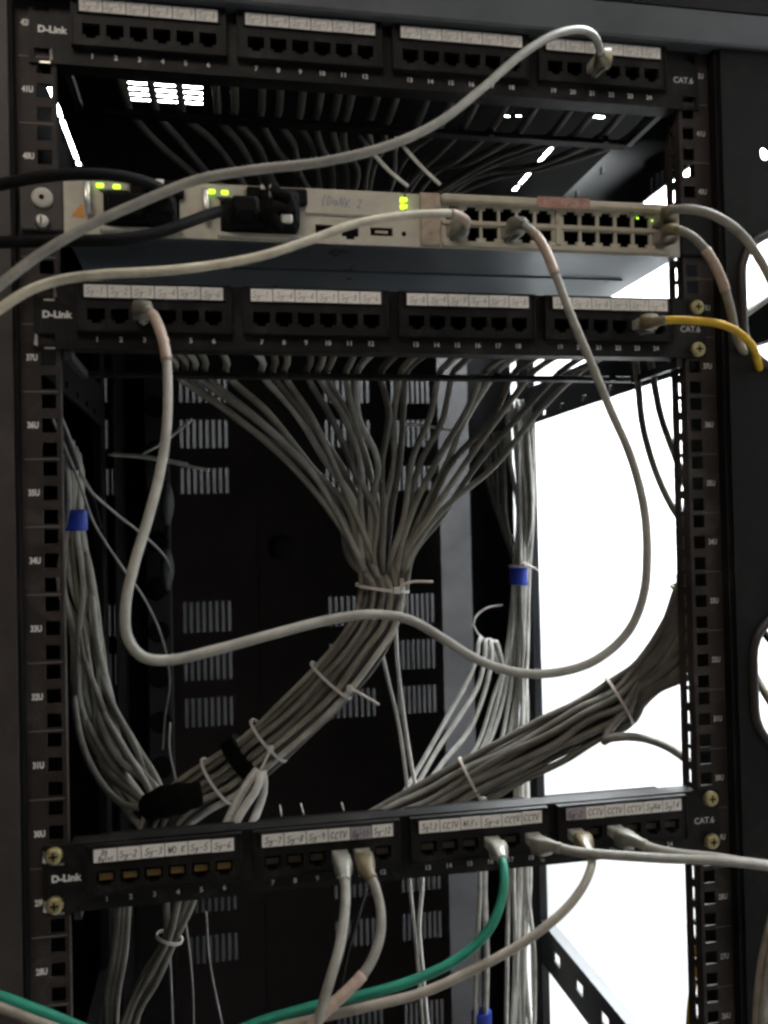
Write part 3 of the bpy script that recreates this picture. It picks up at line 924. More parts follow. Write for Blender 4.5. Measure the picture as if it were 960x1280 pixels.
cord('long grey cord looping from middle panel port three down and up to the switch', G,
     pport(ZM, 3) + [(-164.8, -48.0, 66.7), (-158.3, -61.2, 54.4), (-153.4, -72.0, 35.2), (-152.0, -81.0, 10.0), (-152.9, -88.8, -14.3), (-156.4, -96.0, -37.8), (-162.3, -105.0, -62.8), (-169.7, -114.0, -88.8), (-174.2, -118.8, -110.8), (-173.4, -121.2, -127.2), (-165.8, -121.2, -138.2), (-151.7, -120.0, -140.8), (-127.1, -117.0, -136.8), (-96.3, -114.0, -130.2), (-64.1, -108.0, -124.2), (-40.3, -105.0, -122.2), (-16.1, -102.0, -126.3), (5.7, -100.8, -139.2), (28.0, -99.6, -153.3), (53.3, -98.4, -162.0), (78.9, -98.4, -162.9), (102.6, -98.4, -156.7), (124.8, -97.2, -140.6), (136.3, -96.0, -118.8), (140.4, -94.8, -91.3), (139.9, -92.4, -61.0), (133.8, -88.8, -30.2), (122.3, -85.2, 0.8), (110.4, -81.0, 34.8), (100.4, -76.8, 63.9), (94.5, -69.0, 90.8), (89.6, -57.6, 115.3), (82.6, -45.6, 130.3)] + sport(3, 1)[::-1],
     'cable_grey_light', 2.85, (0, 1), ('boot_grey', 'boot_grey'), [(52, 92, 'sleeve_pink'), (-92, -54, 'sleeve_pink')])
cord('yellow cord plugged into the middle panel and bending down at the right post', G,
     pport(ZM, 23) + [(178.0, -35.0, 68.0), (186.6, -45.0, 68.1), (204.8, -50.4, 66.6), (220.8, -54.0, 63.9), (234.1, -54.0, 58.6), (247.5, -49.2, 50.8), (265.1, -30.0, 43.9), (291.8, 8.0, 40.3), (319.7, 50.0, 33.2), (337.5, 80.0, -10.8)],
     'cable_yellow', 2.8, (0,), ('boot_amber', 'boot_grey'))
cord('upper of two grey cords leaving the right end of the switch over the post', G,
     sport(11, 0) + [(191.2, -42.0, 145.8), (199.7, -52.8, 143.9), (214.6, -60.0, 137.6), (231.9, -63.6, 124.9), (247.5, -64.8, 103.5), (263.0, -64.8, 70.6), (274.0, -64.8, 31.9)],
     'cable_grey', 3.2, (0,), ('boot_amber', 'boot_grey'))
cord('lower of two grey cords leaving the switch at its right end, with a pink sleeve', G,
     sport(11, 1) + [(195.5, -38.0, 133.7), (200.8, -48.0, 128.8), (211.0, -52.8, 117.0), (221.9, -54.0, 97.5), (231.6, -49.2, 78.2), (242.6, -38.0, 62.3), (267.4, -10.0, 53.8), (303.9, 30.0, 48.1), (334.4, 60.0, 28.1)],
     'cable_grey', 3.1, (0,), ('boot_amber', 'boot_grey'), [(66, 98, 'sleeve_pink')])
cord('pale grey cord hanging from port ten of the lowest panel, left of its amber-booted neighbour', G,
     pport(ZB, 10) + [(-48.6, -38.0, -294.1), (-50.0, -54.0, -299.0), (-53.1, -70.8, -306.6), (-58.8, -85.2, -321.1), (-66.6, -94.8, -336.6), (-73.7, -100.8, -353.2), (-82.9, -105.0, -378.9)],
     'cable_grey_light', 3.1, (0,), ('plug_clear', 'boot_grey'))
cord('grey cord with amber boot hanging from port eleven of the lowest panel', G,
     pport(ZB, 11) + [(-33.4, -38.0, -295.5), (-31.0, -54.0, -299.8), (-30.3, -68.4, -309.9), (-33.8, -80.4, -321.3), (-43.3, -88.8, -333.9), (-57.8, -94.8, -343.6), (-68.6, -97.8, -349.5), (-79.8, -100.8, -359.2), (-94.0, -102.0, -381.4)],
     'cable_grey', 3.0, (0,), ('boot_amber', 'boot_grey'), [(105, 168, 'sleeve_pink')])
cord('green cord curving down left from the lowest patch panel', G,
     pport(ZB, 16) + [(56.5, -40.0, -292.1), (54.5, -54.0, -296.2), (50.7, -63.0, -307.8), (42.5, -69.0, -322.2), (30.8, -72.0, -333.6), (13.1, -73.2, -343.5), (-10.4, -75.0, -350.2), (-35.9, -76.8, -354.1), (-70.2, -78.0, -356.9), (-103.6, -78.0, -362.2), (-140.8, -78.0, -370.9), (-176.9, -78.0, -368.5), (-207.4, -78.0, -352.8), (-226.7, -78.0, -342.2), (-245.2, -76.8, -333.4), (-272.4, -72.0, -323.7)],
     'cable_green', 3.0, (0,), ('plug_clear', 'boot_grey'))
cord('tan grey cord sweeping down left from the lowest panel, just below the green cord', G,
     pport(ZB, 19) + [(118.0, -40.0, -293.9), (115.8, -54.0, -296.2), (106.3, -66.0, -304.4), (91.4, -73.2, -315.9), (72.0, -78.0, -326.4), (49.9, -80.4, -336.3), (23.5, -81.6, -345.5), (-7.3, -82.8, -354.4), (-42.1, -84.0, -358.2), (-71.0, -84.0, -361.2), (-104.0, -84.0, -365.4), (-145.3, -84.0, -372.9), (-185.1, -84.0, -367.6), (-211.1, -82.8, -354.1), (-230.5, -81.0, -344.6), (-245.4, -79.8, -337.2), (-270.8, -78.0, -326.2)],
     'cable_tan', 2.85, (0,), ('boot_amber', 'boot_grey'))
cord('grey cord leaving port eighteen of the lowest panel straight out to the right', G,
     pport(ZB, 18) + [(92.6, -42.0, -289.8), (106.3, -52.8, -291.0), (127.3, -60.0, -292.4), (161.3, -66.0, -295.5), (200.0, -69.0, -299.5), (235.3, -69.0, -306.5), (277.5, -69.0, -316.5)],
     'cable_grey', 3.2, (0,), ('boot_grey', 'boot_grey'))
cord('short grey cord from port twenty-one of the lowest panel, behind its neighbour', G,
     pport(ZB, 21) + [(153.5, -42.0, -292.0), (162.7, -50.4, -294.8), (178.8, -55.2, -297.8), (201.7, -56.4, -301.6), (226.4, -55.2, -307.6), (288.7, -54.0, -321.1)],
     'cable_grey', 3.2, (0,), ('boot_grey', 'boot_grey'))

def cable(name, label, cat, group, pts, m, r=3.1, sides=8, step=7.0):
    mb = MB(); mb.tube(pts, r, m, sides, step)
    return tag(mb.build(name, origin=pts[0]), label, cat, group)

GB = 'black cords crossing the left end of the switch'
def black_cord(label, pts, plug_at):
    root = thing('power_cable', label, 'power cable', pts[0], GB)
    mb = MB(); mb.tube(pts, 3.6, 'cord_black', 10); mb.build('jacket', root)
    x, y, z = plug_at
    mb = MB(); mb.box(x - 9, x + 9, y - 14, y + 6, z - 6, z + 6, 'cord_black', 2); mb.build('plug', root)
black_cord('upper black cord arching over the left end of the switch into its first bay', [(-273.8, -60.0, 126.9), (-246.9, -62.0, 134.6), (-219.6, -64.0, 140.4), (-192.6, -62.0, 143.6), (-170.1, -54.0, 145.0), (-154.2, -40.0, 143.2), (-155.1, -26.0, 137.0)], (-156.3, -24.0, 135.6))
black_cord('lower black cord passing under the left bay of the switch into the second bay', [(-274.2, -60.0, 98.7), (-247.4, -62.0, 100.5), (-211.2, -64.0, 102.2), (-179.4, -62.0, 105.0), (-156.3, -54.0, 113.0), (-137.1, -44.0, 124.2), (-121.0, -30.0, 135.5), (-106.3, -22.0, 140.6)], (-103.1, -20.0, 140.4))
root = thing('power_cable', 'bulky black connector with knotted cord right of the second bay of the switch', 'power cable', (-77.1, -20.0, 142.7), GB)
mb = MB(); mb.tube([(-87.5, 20.0, 185.4), (-85.4, -14.0, 161.9), (-79.1, -28.0, 148.2), (-70.5, -26.0, 147.3), (-74.7, -24.0, 141.3), (-83.3, -26.0, 143.4), (-85.4, -24.0, 136.6), (-78.9, -20.0, 130.7)], 4.4, 'cord_black', 10); mb.build('jacket', root)
x, y, z = (-78.2, -14.0, 142.6); mb = MB(); mb.box(x - 13, x + 12, y - 6, y + 9, z - 12, z + 15, 'cord_black', 3); mb.build('plug', root)
x, y, z = (-75.9, -24.0, 135.9); mb = MB(); mb.box(x - 4, x + 4, y - 2, y + 2, z - 3.5, z + 2, 'latch_silver', 1); mb.box(x - 11, x - 7, y - 1, y + 3, z + 13, z + 22, 'latch_silver', 1); mb.build('clip', root)

# ------------------------------------------------------------------ cable looms behind the panels
ORD = ['first', 'second', 'third', 'fourth', 'fifth', 'sixth', 'seventh', 'eighth', 'ninth', 'tenth', 'eleventh', 'twelfth', 'thirteenth', 'fourteenth',
       'fifteenth', 'sixteenth', 'seventeenth', 'eighteenth', 'nineteenth', 'twentieth', 'twenty-first', 'twenty-second', 'twenty-third', 'twenty-fourth']

def disc_spots(n, r, wide, deep, rng):
    """n places packed in an ellipse, ordered from one side to the other"""
    pts = []
    R = 0
    while len(pts) < n:
        R += r * .25
        pts = []
        row = 0
        z = -R
        while z <= R:
            x = -R + (r if row % 2 else 0)
            while x <= R:
                if x * x + z * z <= R * R:
                    pts.append((x, z))
                x += 2 * r
            z += 1.74 * r
            row += 1
    pts.sort(key=lambda p: p[0] ** 2 + p[1] ** 2)
    pts = pts[:n]
    pts.sort()
    return [((x + rng.uniform(-.2, .2) * r) * wide, (z + rng.uniform(-.2, .2) * r) * deep) for x, z in pts]

def loom(centre, spots, rng, jit=.5):
    """offset copies of a centre line"""
    C_ = [Vector(c) for c in centre]
    out = []
    for u, v in spots:
        pts = []
        for i, c in enumerate(C_):
            T = (C_[min(i + 1, len(C_) - 1)] - C_[max(0, i - 1)]).normalized()
            N1 = T.cross(Vector((0, 1, 0))).normalized()
            N2 = N1.cross(T)
            pts.append(c + N1 * (u + rng.uniform(-jit, jit)) + N2 * (v + rng.uniform(-jit, jit)))
        out.append(pts)
    return out

def mix(a, b, t):
    return [Vector(p).lerp(Vector(q), t) for p, q in zip(a, b)]

def wobble(pts, rng, k):
    return [Vector(p) + Vector((rng.uniform(-k, k), rng.uniform(-k, k), rng.uniform(-k, k))) for p in pts]

def tie(label, centre, along, a, b, tail=None, m='nylon_tie', w=2.4):
    """a plastic tie round a loom: a flat band, its head and its loose tail"""
    c = Vector(centre); T = Vector(along).normalized()
    N1 = T.cross(Vector((0, 1, 0))).normalized(); N2 = N1.cross(T)
    root = thing('cable_tie', label, 'cable tie', c, 'nylon cable ties')
    n = 32
    mb = MB()
    for k in range(n):
        an = 2 * math.pi * k / n
        for off, q in ((-w / 2, 0), (w / 2, 0), (w / 2, 1.1), (-w / 2, 1.1)):
            mb.v.append(c + T * off + N1 * math.cos(an) * (a + q) + N2 * math.sin(an) * (b + q))
    for k in range(n):
        k2 = (k + 1) % n
        for q in range(4):
            q2 = (q + 1) % 4
            mb.face((k * 4 + q, k2 * 4 + q, k2 * 4 + q2, k * 4 + q2), m, False)
    mb.build('band', root)
    if tail:
        pts = [Vector(p) for p in tail]
        mb = MB(); mb.box(pts[0].x - 2.6, pts[0].x + 2.6, pts[0].y - 2.5, pts[0].y + 2, pts[0].z - 2.6, pts[0].z + 2.6, m, .6); mb.build('head', root)
        mb = MB(); mb.tube(pts, 1.25, m, 6, 5, squash=.5); mb.build('tail', root)
    return root

rng = random.Random(21)
GREYS = ['loom_grey', 'cable_grey_dark', 'loom_grey', 'cable_grey', 'cable_grey_dark']

# fan under the middle panel, gathered into one thick loom
starts = [(-153.2, 92.0, 49.2), (-145.9, 92.0, 49.3), (-138.6, 92.0, 49.4), (-131.2, 92.0, 49.5), (-115.2, 92.0, 49.6), (-87.7, 92.0, 49.9), (-78.9, 92.0, 50.0), (-70.0, 92.0, 50.0), (-52.2, 92.0, 50.2), (-43.2, 92.0, 50.3), (-36.1, 92.0, 50.4), (-21.1, 92.0, 50.5), (-12.0, 92.0, 50.6), (7.7, 92.0, 50.8), (23.7, 92.0, 51.0), (28.4, 92.0, 51.0), (56.0, 92.0, 51.3), (67.5, 92.0, 51.4), (93.6, 92.0, 51.6), (102.7, 92.0, 51.7), (119.4, 92.0, 51.9), (134.9, 92.0, 52.0), (158.3, 92.0, 52.3), (174.8, 92.0, 52.4)]
fanA = [(-153.2, 92.0, 49.2), (-107.5, 100.0, 19.1), (-64.1, 112.0, -17.4), (-28.7, 122.0, -58.5), (-12.1, 130.0, -99.3)]
fanM = [(7.1, 92.0, 50.8), (8.5, 100.0, 19.2), (11.2, 112.0, -19.4), (12.2, 122.0, -59.2), (12.7, 130.0, -100.1)]
fanB = [(174.8, 92.0, 52.4), (141.2, 100.0, 19.4), (104.4, 112.0, -20.2), (66.5, 122.0, -63.7), (39.3, 130.0, -100.8)]
mid_line = [(12.5, 132.0, -124.0), (5.4, 134.0, -149.2), (-10.1, 136.0, -174.7), (-35.0, 140.0, -204.6), (-63.8, 145.0, -232.4), (-93.1, 150.0, -257.4), (-120.2, 155.0, -279.1), (-150.5, 158.0, -295.8), (-173.4, 150.0, -314.8), (-178.9, 130.0, -336.8)]
spots = disc_spots(24, 2.85, 1.36, 1.0, rng)
lines = loom(mid_line, spots, rng, 1.8)
TA, TB = max(abs(p[0]) for p in spots) + 3.6, max(abs(p[1]) for p in spots) + 3.6
for i in range(24):
    s = Vector(starts[i])
    if s.x <= fanM[0][0]:
        t = (s.x - fanA[0][0]) / (fanM[0][0] - fanA[0][0]); w = mix(fanA, fanM, t)
    else:
        t = (s.x - fanM[0][0]) / (fanB[0][0] - fanM[0][0]); w = mix(fanM, fanB, t)
    k, j = divmod(i, 6)
    px_ = s.x * .72 + port_x(k, j) * .28
    top = [Vector((px_, 40, 62)), Vector((s.x * .94 + px_ * .06, 66, 56))]
    wv = wobble(w[1:], rng, 5.5)
    v_ = spots[i][1]
    for q in range(len(wv)):
        f = (q + 1) / len(wv)
        wv[q] += Vector((0, -v_ * f * .8 + rng.uniform(-5, 5) * (1 - f), 0))
    cable('network_cable', '%s grey cable from the left in the fan under the middle patch panel' % ORD[i], 'network cable', 'grey cables fanning into the central loom',
          top + [s] + wv + lines[i], ('loom_grey', 'loom_shade', 'cable_grey_light', 'cable_grey_dark', 'loom_grey', 'loom_light', 'loom_shade')[i % 7], 2.75)  # pale and dark jackets paint highlights and shaded gaps into the fan
ml = [Vector(p) for p in mid_line]
tie('white tie round the central loom at its neck, tail sticking out to the right', ml[0], ml[1] - ml[0] + Vector((0, 0, -20)), TA, TB, [(20.3, 112.0, -125.0), (30.3, 110.0, -118.6), (52.1, 112.0, -118.8)])
tie('white tie round the middle of the central loom, tail pointing down right', (ml[3] + ml[2]) / 2 * .2 + ml[3] * .8, ml[4] - ml[2], TA, TB, [(-19.4, 120.0, -205.4), (-9.7, 118.0, -210.9), (5.0, 118.0, -220.4)])
tie('white tie round the lower central loom, long tail hanging to the white pigtails', ml[5] * .75 + ml[4] * .25, ml[6] - ml[4], TA, TB, [(-85.6, 126.0, -252.8), (-89.8, 124.0, -261.1), (-96.6, 122.0, -273.2)])
tie('faint tie at the left end of the central loom beside the black wrap', ml[6] * .7 + ml[7] * .3, ml[7] - ml[5], TA, TB)
mb = MB(); mb.tube([ml[5] * .7 + ml[6] * .3, ml[5] * .35 + ml[6] * .65], lambda t: TA + 2.0, 'cloth_black', 20, 3, squash=TB / TA)
tag(mb.build('strap_wrap'), 'black fabric strap round the central loom just left of the white pigtails', 'cable strap')
mb = MB(); mb.tube([(-141.6, 118.0, -282.8), (-158.5, 116.0, -284.7), (-174.2, 118.0, -287.9), (-186.0, 125.0, -294.1)], lambda t: 9 + 4 * math.sin(3 * t) + .6 * math.sin(23 * t), 'cloth_black', 18, 2.5, squash=.8)
tag(mb.build('strap_wrap'), 'bulky black cloth wrap where left and central looms meet above the lowest panel', 'cable strap')
GP = 'white pigtails under the central loom'
for i, (pts, lab) in enumerate((([(-96.8, 116.0, -266.4), (-104.8, 112.0, -275.0), (-114.0, 108.0, -289.0), (-123.2, 100.0, -304.1), (-130.9, 96.0, -320.7)], 'leftmost short white pigtail under the central loom'),
                                ([(-95.1, 112.0, -268.0), (-97.5, 106.0, -278.3), (-107.9, 102.0, -290.9), (-117.1, 98.0, -305.2), (-122.4, 96.0, -321.5)], 'middle short white pigtail under the central loom'),
                                ([(-92.8, 120.0, -269.0), (-91.9, 116.0, -281.6), (-96.2, 112.0, -294.9), (-103.2, 105.0, -308.7), (-106.8, 100.0, -324.3)], 'rightmost short white pigtail under the central loom'))):
    cable('white_pigtail', lab, 'cable', GP, pts, 'cable_white', 3.5, 10)

# fan under the topmost panel, going back behind the switch
topA = [(-184.0, 92.0, 252.5), (-162.4, 110.0, 236.5), (-138.8, 130.0, 221.9), (-107.6, 150.0, 202.5), (-76.4, 170.0, 177.0)]
topM = [(-18.0, 92.0, 253.6), (-11.6, 110.0, 244.1), (-6.1, 130.0, 232.3), (-3.6, 150.0, 208.7), (-1.2, 170.0, 179.8)]
topB = [(222.2, 92.0, 254.8), (179.3, 140.0, 257.1), (137.9, 200.0, 262.7), (100.0, 240.0, 244.3), (70.6, 260.0, 206.9)]
tx = [0, .06, .12, .2, .24, .3, .34, .39, .43, .47, .5, .54, .57, .62, .66, .7, .75, .8, .86, .9, .95, 1]
for i, f in enumerate(tx):
    w = mix(topA, topM, f * 2) if f <= .5 else mix(topM, topB, f * 2 - 1)
    x0 = w[0].x
    pts = [Vector((x0 * 1.02, 42, ZT - 4)), Vector((x0 * 1.01, 70, ZT - 8))] + [w[0]] + wobble(w[1:], rng, 5)
    cable('network_cable', '%s dim grey cable from the left under the topmost patch panel' % ORD[i], 'network cable', 'dim grey cables under the topmost panel', pts, 'cable_grey_dark', 3.0)

# loom down the right mounting rail
rA = [(257.5, 62.0, -65.2), (258.1, 66.0, -98.5), (253.5, 74.0, -132.2), (243.4, 84.0, -163.0), (225.5, 94.0, -195.5), (210.1, 100.0, -218.9)]
rB = [(259.5, 50.0, -194.5), (252.8, 56.0, -200.3), (246.8, 66.0, -206.9), (240.0, 78.0, -215.3), (230.0, 90.0, -223.7), (218.4, 98.0, -228.6)]
right_line = [(212.3, 102.0, -226.3), (185.9, 108.0, -241.0), (155.0, 114.0, -256.8), (120.5, 120.0, -275.1), (86.6, 128.0, -293.3), (52.2, 134.0, -309.6), (17.0, 136.0, -325.1), (-18.8, 130.0, -338.2)]
spots = disc_spots(22, 3.2, 1.25, .98, rng)
RA, RB = max(abs(p[0]) for p in spots) + 3.6, max(abs(p[1]) for p in spots) + 3.6
rl = loom(right_line, sorted(spots, key=lambda p: p[0]), rng, 2.2)
for i in range(22):
    t = i / 21
    w = mix(rA, rB, min(1, t ** 1.25))
    wv = wobble(w, rng, 2.2)
    pre = [wv[0] + Vector((8, 0, 60 if t < .5 else 10))]
    cable('network_cable', 'grey cable in the thick loom from the right rail down behind the lowest panel', 'network cable', 'grey cables of the right loom', pre + wv[:-1] + rl[i], ('loom_shade', 'cable_grey_dark', 'loom_shade')[i % 3], 3.1)  # darker jackets carry the backlit shade of this loom
rr = [Vector(p) for p in right_line]
tie('pale tie round the right loom, nearest the right rail bend', rr[0], rr[1] - rr[0], RA, RB)
tie('pale tie round the lower right loom just above the lowest panel', rr[4], rr[5] - rr[3], RA, RB, [(90.2, 108.0, -303.4), (90.9, 106.0, -308.2)])
tie('dark tie holding the right loom to the right rail', Vector(rA[2]) + Vector((11, 0, 2)), Vector(rA[2]) - Vector(rA[1]), 15, 12, [(250.1, 62.0, -118.7), (256.5, 58.0, -119.3), (255.7, 52.0, -126.2)], 'boot_grey')
cable('network_cable', 'lone folded grey cable between right loom and right rail', 'network cable', None, [(221.2, 96.0, -227.0), (205.6, 92.0, -240.2), (193.5, 90.0, -252.5), (190.8, 86.0, -256.1), (195.3, 80.0, -251.7), (218.6, 78.0, -252.8), (240.2, 74.0, -260.6), (254.6, 68.0, -271.4), (265.5, 60.0, -284.6)], 'cable_grey', 3.6)
cable('network_cable', 'left of two dark cables hanging past the bright wall under the middle panel', 'network cable', 'dark cables on the bright side', [(213.3, 60.0, 67.0), (219.2, 66.0, 45.0), (225.5, 72.0, 9.2), (236.3, 74.0, -27.6), (247.7, 70.0, -58.1), (257.1, 62.0, -79.8), (262.9, 56.0, -104.9)], 'cable_grey_dark', 3.0)
cable('network_cable', 'right of two dark cables hanging past the bright wall under the middle panel', 'network cable', 'dark cables on the bright side', [(226.4, 58.0, 66.8), (231.4, 62.0, 44.5), (239.1, 66.0, 15.2), (248.4, 66.0, -11.5), (255.1, 60.0, -38.7), (260.1, 54.0, -65.4)], 'cable_grey_dark', 3.0)

# left loom with blue tape
lA = [(-257.1, 225.0, 5.9), (-257.3, 234.0, -3.5), (-257.3, 238.0, -13.5), (-257.8, 240.0, -22.2), (-259.2, 245.0, -58.9), (-263.5, 245.0, -110.5), (-263.6, 240.0, -168.9), (-253.3, 230.0, -226.0), (-232.0, 215.0, -274.2), (-198.1, 190.0, -311.9), (-178.1, 170.0, -327.8)]
lB = [(-250.4, 240.0, 2.8), (-249.7, 244.0, -5.7), (-248.7, 246.0, -14.5), (-249.2, 248.0, -25.6), (-249.7, 248.0, -59.1), (-238.7, 250.0, -111.6), (-227.8, 245.0, -178.6), (-218.5, 238.0, -222.3), (-204.7, 220.0, -263.0), (-178.9, 190.0, -299.5), (-166.9, 160.0, -322.0)]
nL = 12
for i in range(nL):
    t = i / (nL - 1)
    w = mix(lA, lB, t)
    w = wobble(w, rng, 8.5)
    for q in (0, 1, 2):
        w[q] = Vector(mix(lA, lB, t)[q]) + Vector((rng.uniform(-2, 2), (i % 3 - 1) * 5.0, (i * 7 % 5 - 2) * 4 if q == 0 else 0))
    for q in (3, 4):
        w[q] = Vector(mix(lA, lB, t)[q]) + Vector((0, (i % 3 - 1) * 5.0, 0))
    cable('network_cable', 'grey cable in the left loom that passes through blue tape beside the left rail', 'network cable', 'grey cables of the left loom', w, ('loom_light', 'cable_grey_light', 'loom_light', 'loom_grey')[i % 4], 3.0)  # paler jackets make up for the dim light on this loom
cable('network_cable', 'grey cable sagging lowest at the bottom of the left loom', 'network cable', None, [(-255.1, 225.0, -217.7), (-248.7, 215.0, -251.8), (-234.9, 200.0, -280.7), (-212.2, 185.0, -304.4), (-187.7, 170.0, -308.0), (-170.7, 160.0, -311.6)], 'cable_grey', 3.0)
def blue_tape(label, a, b, r, sq=.7):
    mb = MB(); mb.tube([Vector(a), Vector(b)], r, 'tape_blue', 16, 3, squash=sq)
    return tag(mb.build('blue_tape'), label, 'tape', 'blue tape wraps')
blue_tape('blue tape round the left loom, next to the left rail', (-254.3, 244.0, -49.4), (-254.4, 245.0, -68.7), 11.5)
cable('thin_wire', 'thin dark wire falling from the left rail, left of its twin', 'wire', 'thin dark wires at left', [(-242.7, 60.0, 16.7), (-240.8, 90.0, 2.5), (-232.4, 120.0, -29.3), (-224.8, 150.0, -64.0), (-208.2, 180.0, -98.7), (-195.3, 220.0, -126.0), (-183.4, 300.0, -171.9), (-181.5, 420.0, -239.9), (-194.9, 540.0, -309.5), (-201.9, 570.0, -377.3)], 'cable_thin_grey', 1.2, 6)
cable('thin_wire', 'thin dark wire crossing right toward the grey cord from the left rail', 'wire', 'thin dark wires at left', [(-235.0, 60.0, 13.8), (-231.1, 90.0, -6.6), (-227.8, 130.0, -32.6), (-215.1, 190.0, -52.1), (-195.5, 260.0, -73.8), (-181.7, 360.0, -96.9), (-183.9, 545.0, -124.3)], 'cable_thin_grey', 1.3, 6)
cable('black_cable', 'thick black cable dropping behind the left rail above the blue tape', 'cable', None, [(-240.3, 60.0, 25.4), (-244.5, 110.0, 14.0), (-248.3, 170.0, 2.2), (-252.8, 250.0, -14.2), (-252.6, 330.0, -29.5), (-250.1, 380.0, -66.2)], 'cord_black', 3.6, 8)

# white looms at the rear right, against the middle post
wA = [(222.1, 400.0, 77.1), (226.0, 404.0, 19.7), (228.4, 408.0, -57.5), (225.0, 410.0, -134.9), (217.3, 408.0, -211.6), (200.2, 404.0, -277.1), (170.5, 396.0, -335.1), (130.2, 380.0, -374.3), (96.3, 360.0, -406.2)]
wB = [(239.7, 396.0, 71.8), (241.8, 400.0, 19.2), (244.2, 404.0, -57.9), (238.5, 408.0, -135.2), (234.5, 408.0, -212.4), (224.0, 404.0, -288.1), (204.9, 400.0, -352.7), (180.8, 390.0, -395.1), (167.2, 380.0, -427.9)]
for i in range(6):
    t = i / 5
    w = wobble(mix(wA, wB, t), rng, 4)
    w[3] = Vector(mix(wA, wB, t)[3]) + Vector((0, (i % 2) * 6 - 3, 0))
    cable('white_cable', 'white cable bending left below the blue tape at the rear right post', 'network cable', 'white cables bending left at the rear right', w, 'cable_white', 2.7)
sA = [(231.4, 392.0, 76.0), (235.3, 396.0, 18.9), (237.7, 400.0, -57.9), (231.4, 402.0, -134.7), (228.6, 400.0, -211.2), (225.4, 398.0, -306.1), (218.2, 396.0, -399.9), (211.1, 394.0, -492.9), (202.3, 392.0, -575.5), (196.8, 390.0, -685.5)]
sB = [(245.9, 394.0, 66.8), (249.2, 398.0, 19.0), (250.3, 402.0, -67.7), (242.2, 404.0, -135.2), (239.4, 402.0, -211.9), (234.1, 400.0, -307.0), (230.9, 398.0, -401.5), (231.7, 396.0, -495.6), (230.7, 394.0, -579.6), (230.9, 392.0, -691.1)]
for i in range(7):
    t = i / 6
    w = wobble(mix(sA, sB, t), rng, 4.8)
    w[3] = Vector(mix(sA, sB, t)[3]) + Vector((0, (i % 2) * 6 - 3, 0))
    cable('white_cable', 'white cable running straight down the rear right post through blue tape', 'network cable', 'white cables straight down the rear right post', w, 'cable_white', 2.7)
blue_tape('blue tape round white cables on the rear right post, behind the grey loop', (233.0, 406.0, -124.3), (231.5, 406.0, -145.5), 12.5, .8)
tie('white tie just above the blue tape on the rear right post', (233.1, 406.0, -122.4), (0, 0, -1), 13, 10, [(234.2, 392.0, -120.9), (245.4, 390.0, -125.0), (250.3, 390.0, -128.0)])
dA = [(212.9, 470.0, 41.2), (213.9, 470.0, -4.9), (221.6, 465.0, -56.2), (238.5, 450.0, -107.2), (237.2, 430.0, -132.4)]
dB = [(237.4, 460.0, 45.2), (234.4, 455.0, -6.1), (231.8, 445.0, -56.8), (235.8, 430.0, -106.7), (235.8, 420.0, -131.9)]
for i in range(5):
    cable('network_cable', 'dim grey cable curving into the rear right loom, left of the white ones', 'network cable', 'dim cables left of the white loom', wobble(mix(dA, dB, i / 4), rng, 3), 'cable_grey_dark', 2.6)
hooks = [[(202.9, 410.0, -249.6), (188.4, 400.0, -223.5), (179.4, 392.0, -205.1), (173.3, 388.0, -207.1), (171.1, 385.0, -220.7), (157.2, 380.0, -251.7), (130.2, 372.0, -290.0), (103.3, 362.0, -326.7), (66.5, 345.0, -372.5), (46.0, 335.0, -402.4)],
         [(208.7, 410.0, -259.5), (195.3, 400.0, -223.9), (187.3, 392.0, -206.4), (182.1, 388.0, -207.5), (179.7, 385.0, -225.8), (168.6, 380.0, -259.8), (144.9, 374.0, -291.3), (113.6, 366.0, -328.4), (78.3, 350.0, -375.0), (60.2, 340.0, -405.3)],
         [(212.7, 410.0, -259.8), (202.3, 400.0, -224.2), (194.2, 392.0, -206.7), (188.9, 388.0, -208.8), (187.4, 385.0, -230.8), (175.6, 382.0, -271.7), (155.1, 378.0, -311.2), (124.7, 370.0, -339.3), (86.6, 355.0, -379.8), (70.1, 345.0, -407.8)]]
for i, h in enumerate(hooks):
    cable('white_cable', '%s of three white cables hooked over in front of the rear right post' % ('leftmost', 'middle one', 'rightmost')[i], 'network cable', 'hooked white cables', h, 'cable_white', 2.9)
cable('nylon_loop', 'thin nylon loop behind the three hooked white cables', 'cable tie', None, [(180.7, 396.0, -205.6), (171.3, 400.0, -195.2), (174.8, 404.0, -182.5), (190.2, 408.0, -172.0), (211.7, 412.0, -169.4)], 'nylon_tie', 1.3, 6)
for k, (lab, A, B, n) in enumerate((('white cable in the rear loom below the lowest panel, left of the black post', [(176.5, 420.0, -461.3), (174.1, 420.0, -518.5), (168.2, 420.0, -594.3), (166.5, 420.0, -698.7)], [(188.5, 420.0, -462.4), (187.1, 420.0, -519.8), (186.1, 420.0, -596.3), (180.5, 420.0, -700.5)], 6),)):
    for i in range(n):
        cable('white_cable', lab, 'network cable', 'white cables below the lowest panel', [Vector(p) + Vector((0, (i % 3 - 1) * 5.5, 0)) for p in wobble(mix(A, B, i / (n - 1)), rng, 2)], 'cable_white', 2.7)
blue_tape('blue tape round white cables at the very bottom of the picture', (175.6, 420.0, -656.1), (174.7, 420.0, -690.3), 12.5, .8)
cable('thin_white_cable', 'left of two thin white cables falling from the central loom', 'cable', 'thin white cables under the loom', [(15.6, 170.0, -173.2), (24.7, 180.0, -211.2), (34.8, 190.0, -250.2), (41.0, 195.0, -288.6), (44.5, 195.0, -333.2), (43.7, 195.0, -399.6), (48.4, 195.0, -458.9), (53.8, 195.0, -547.8)], 'cable_white', 1.9, 7)
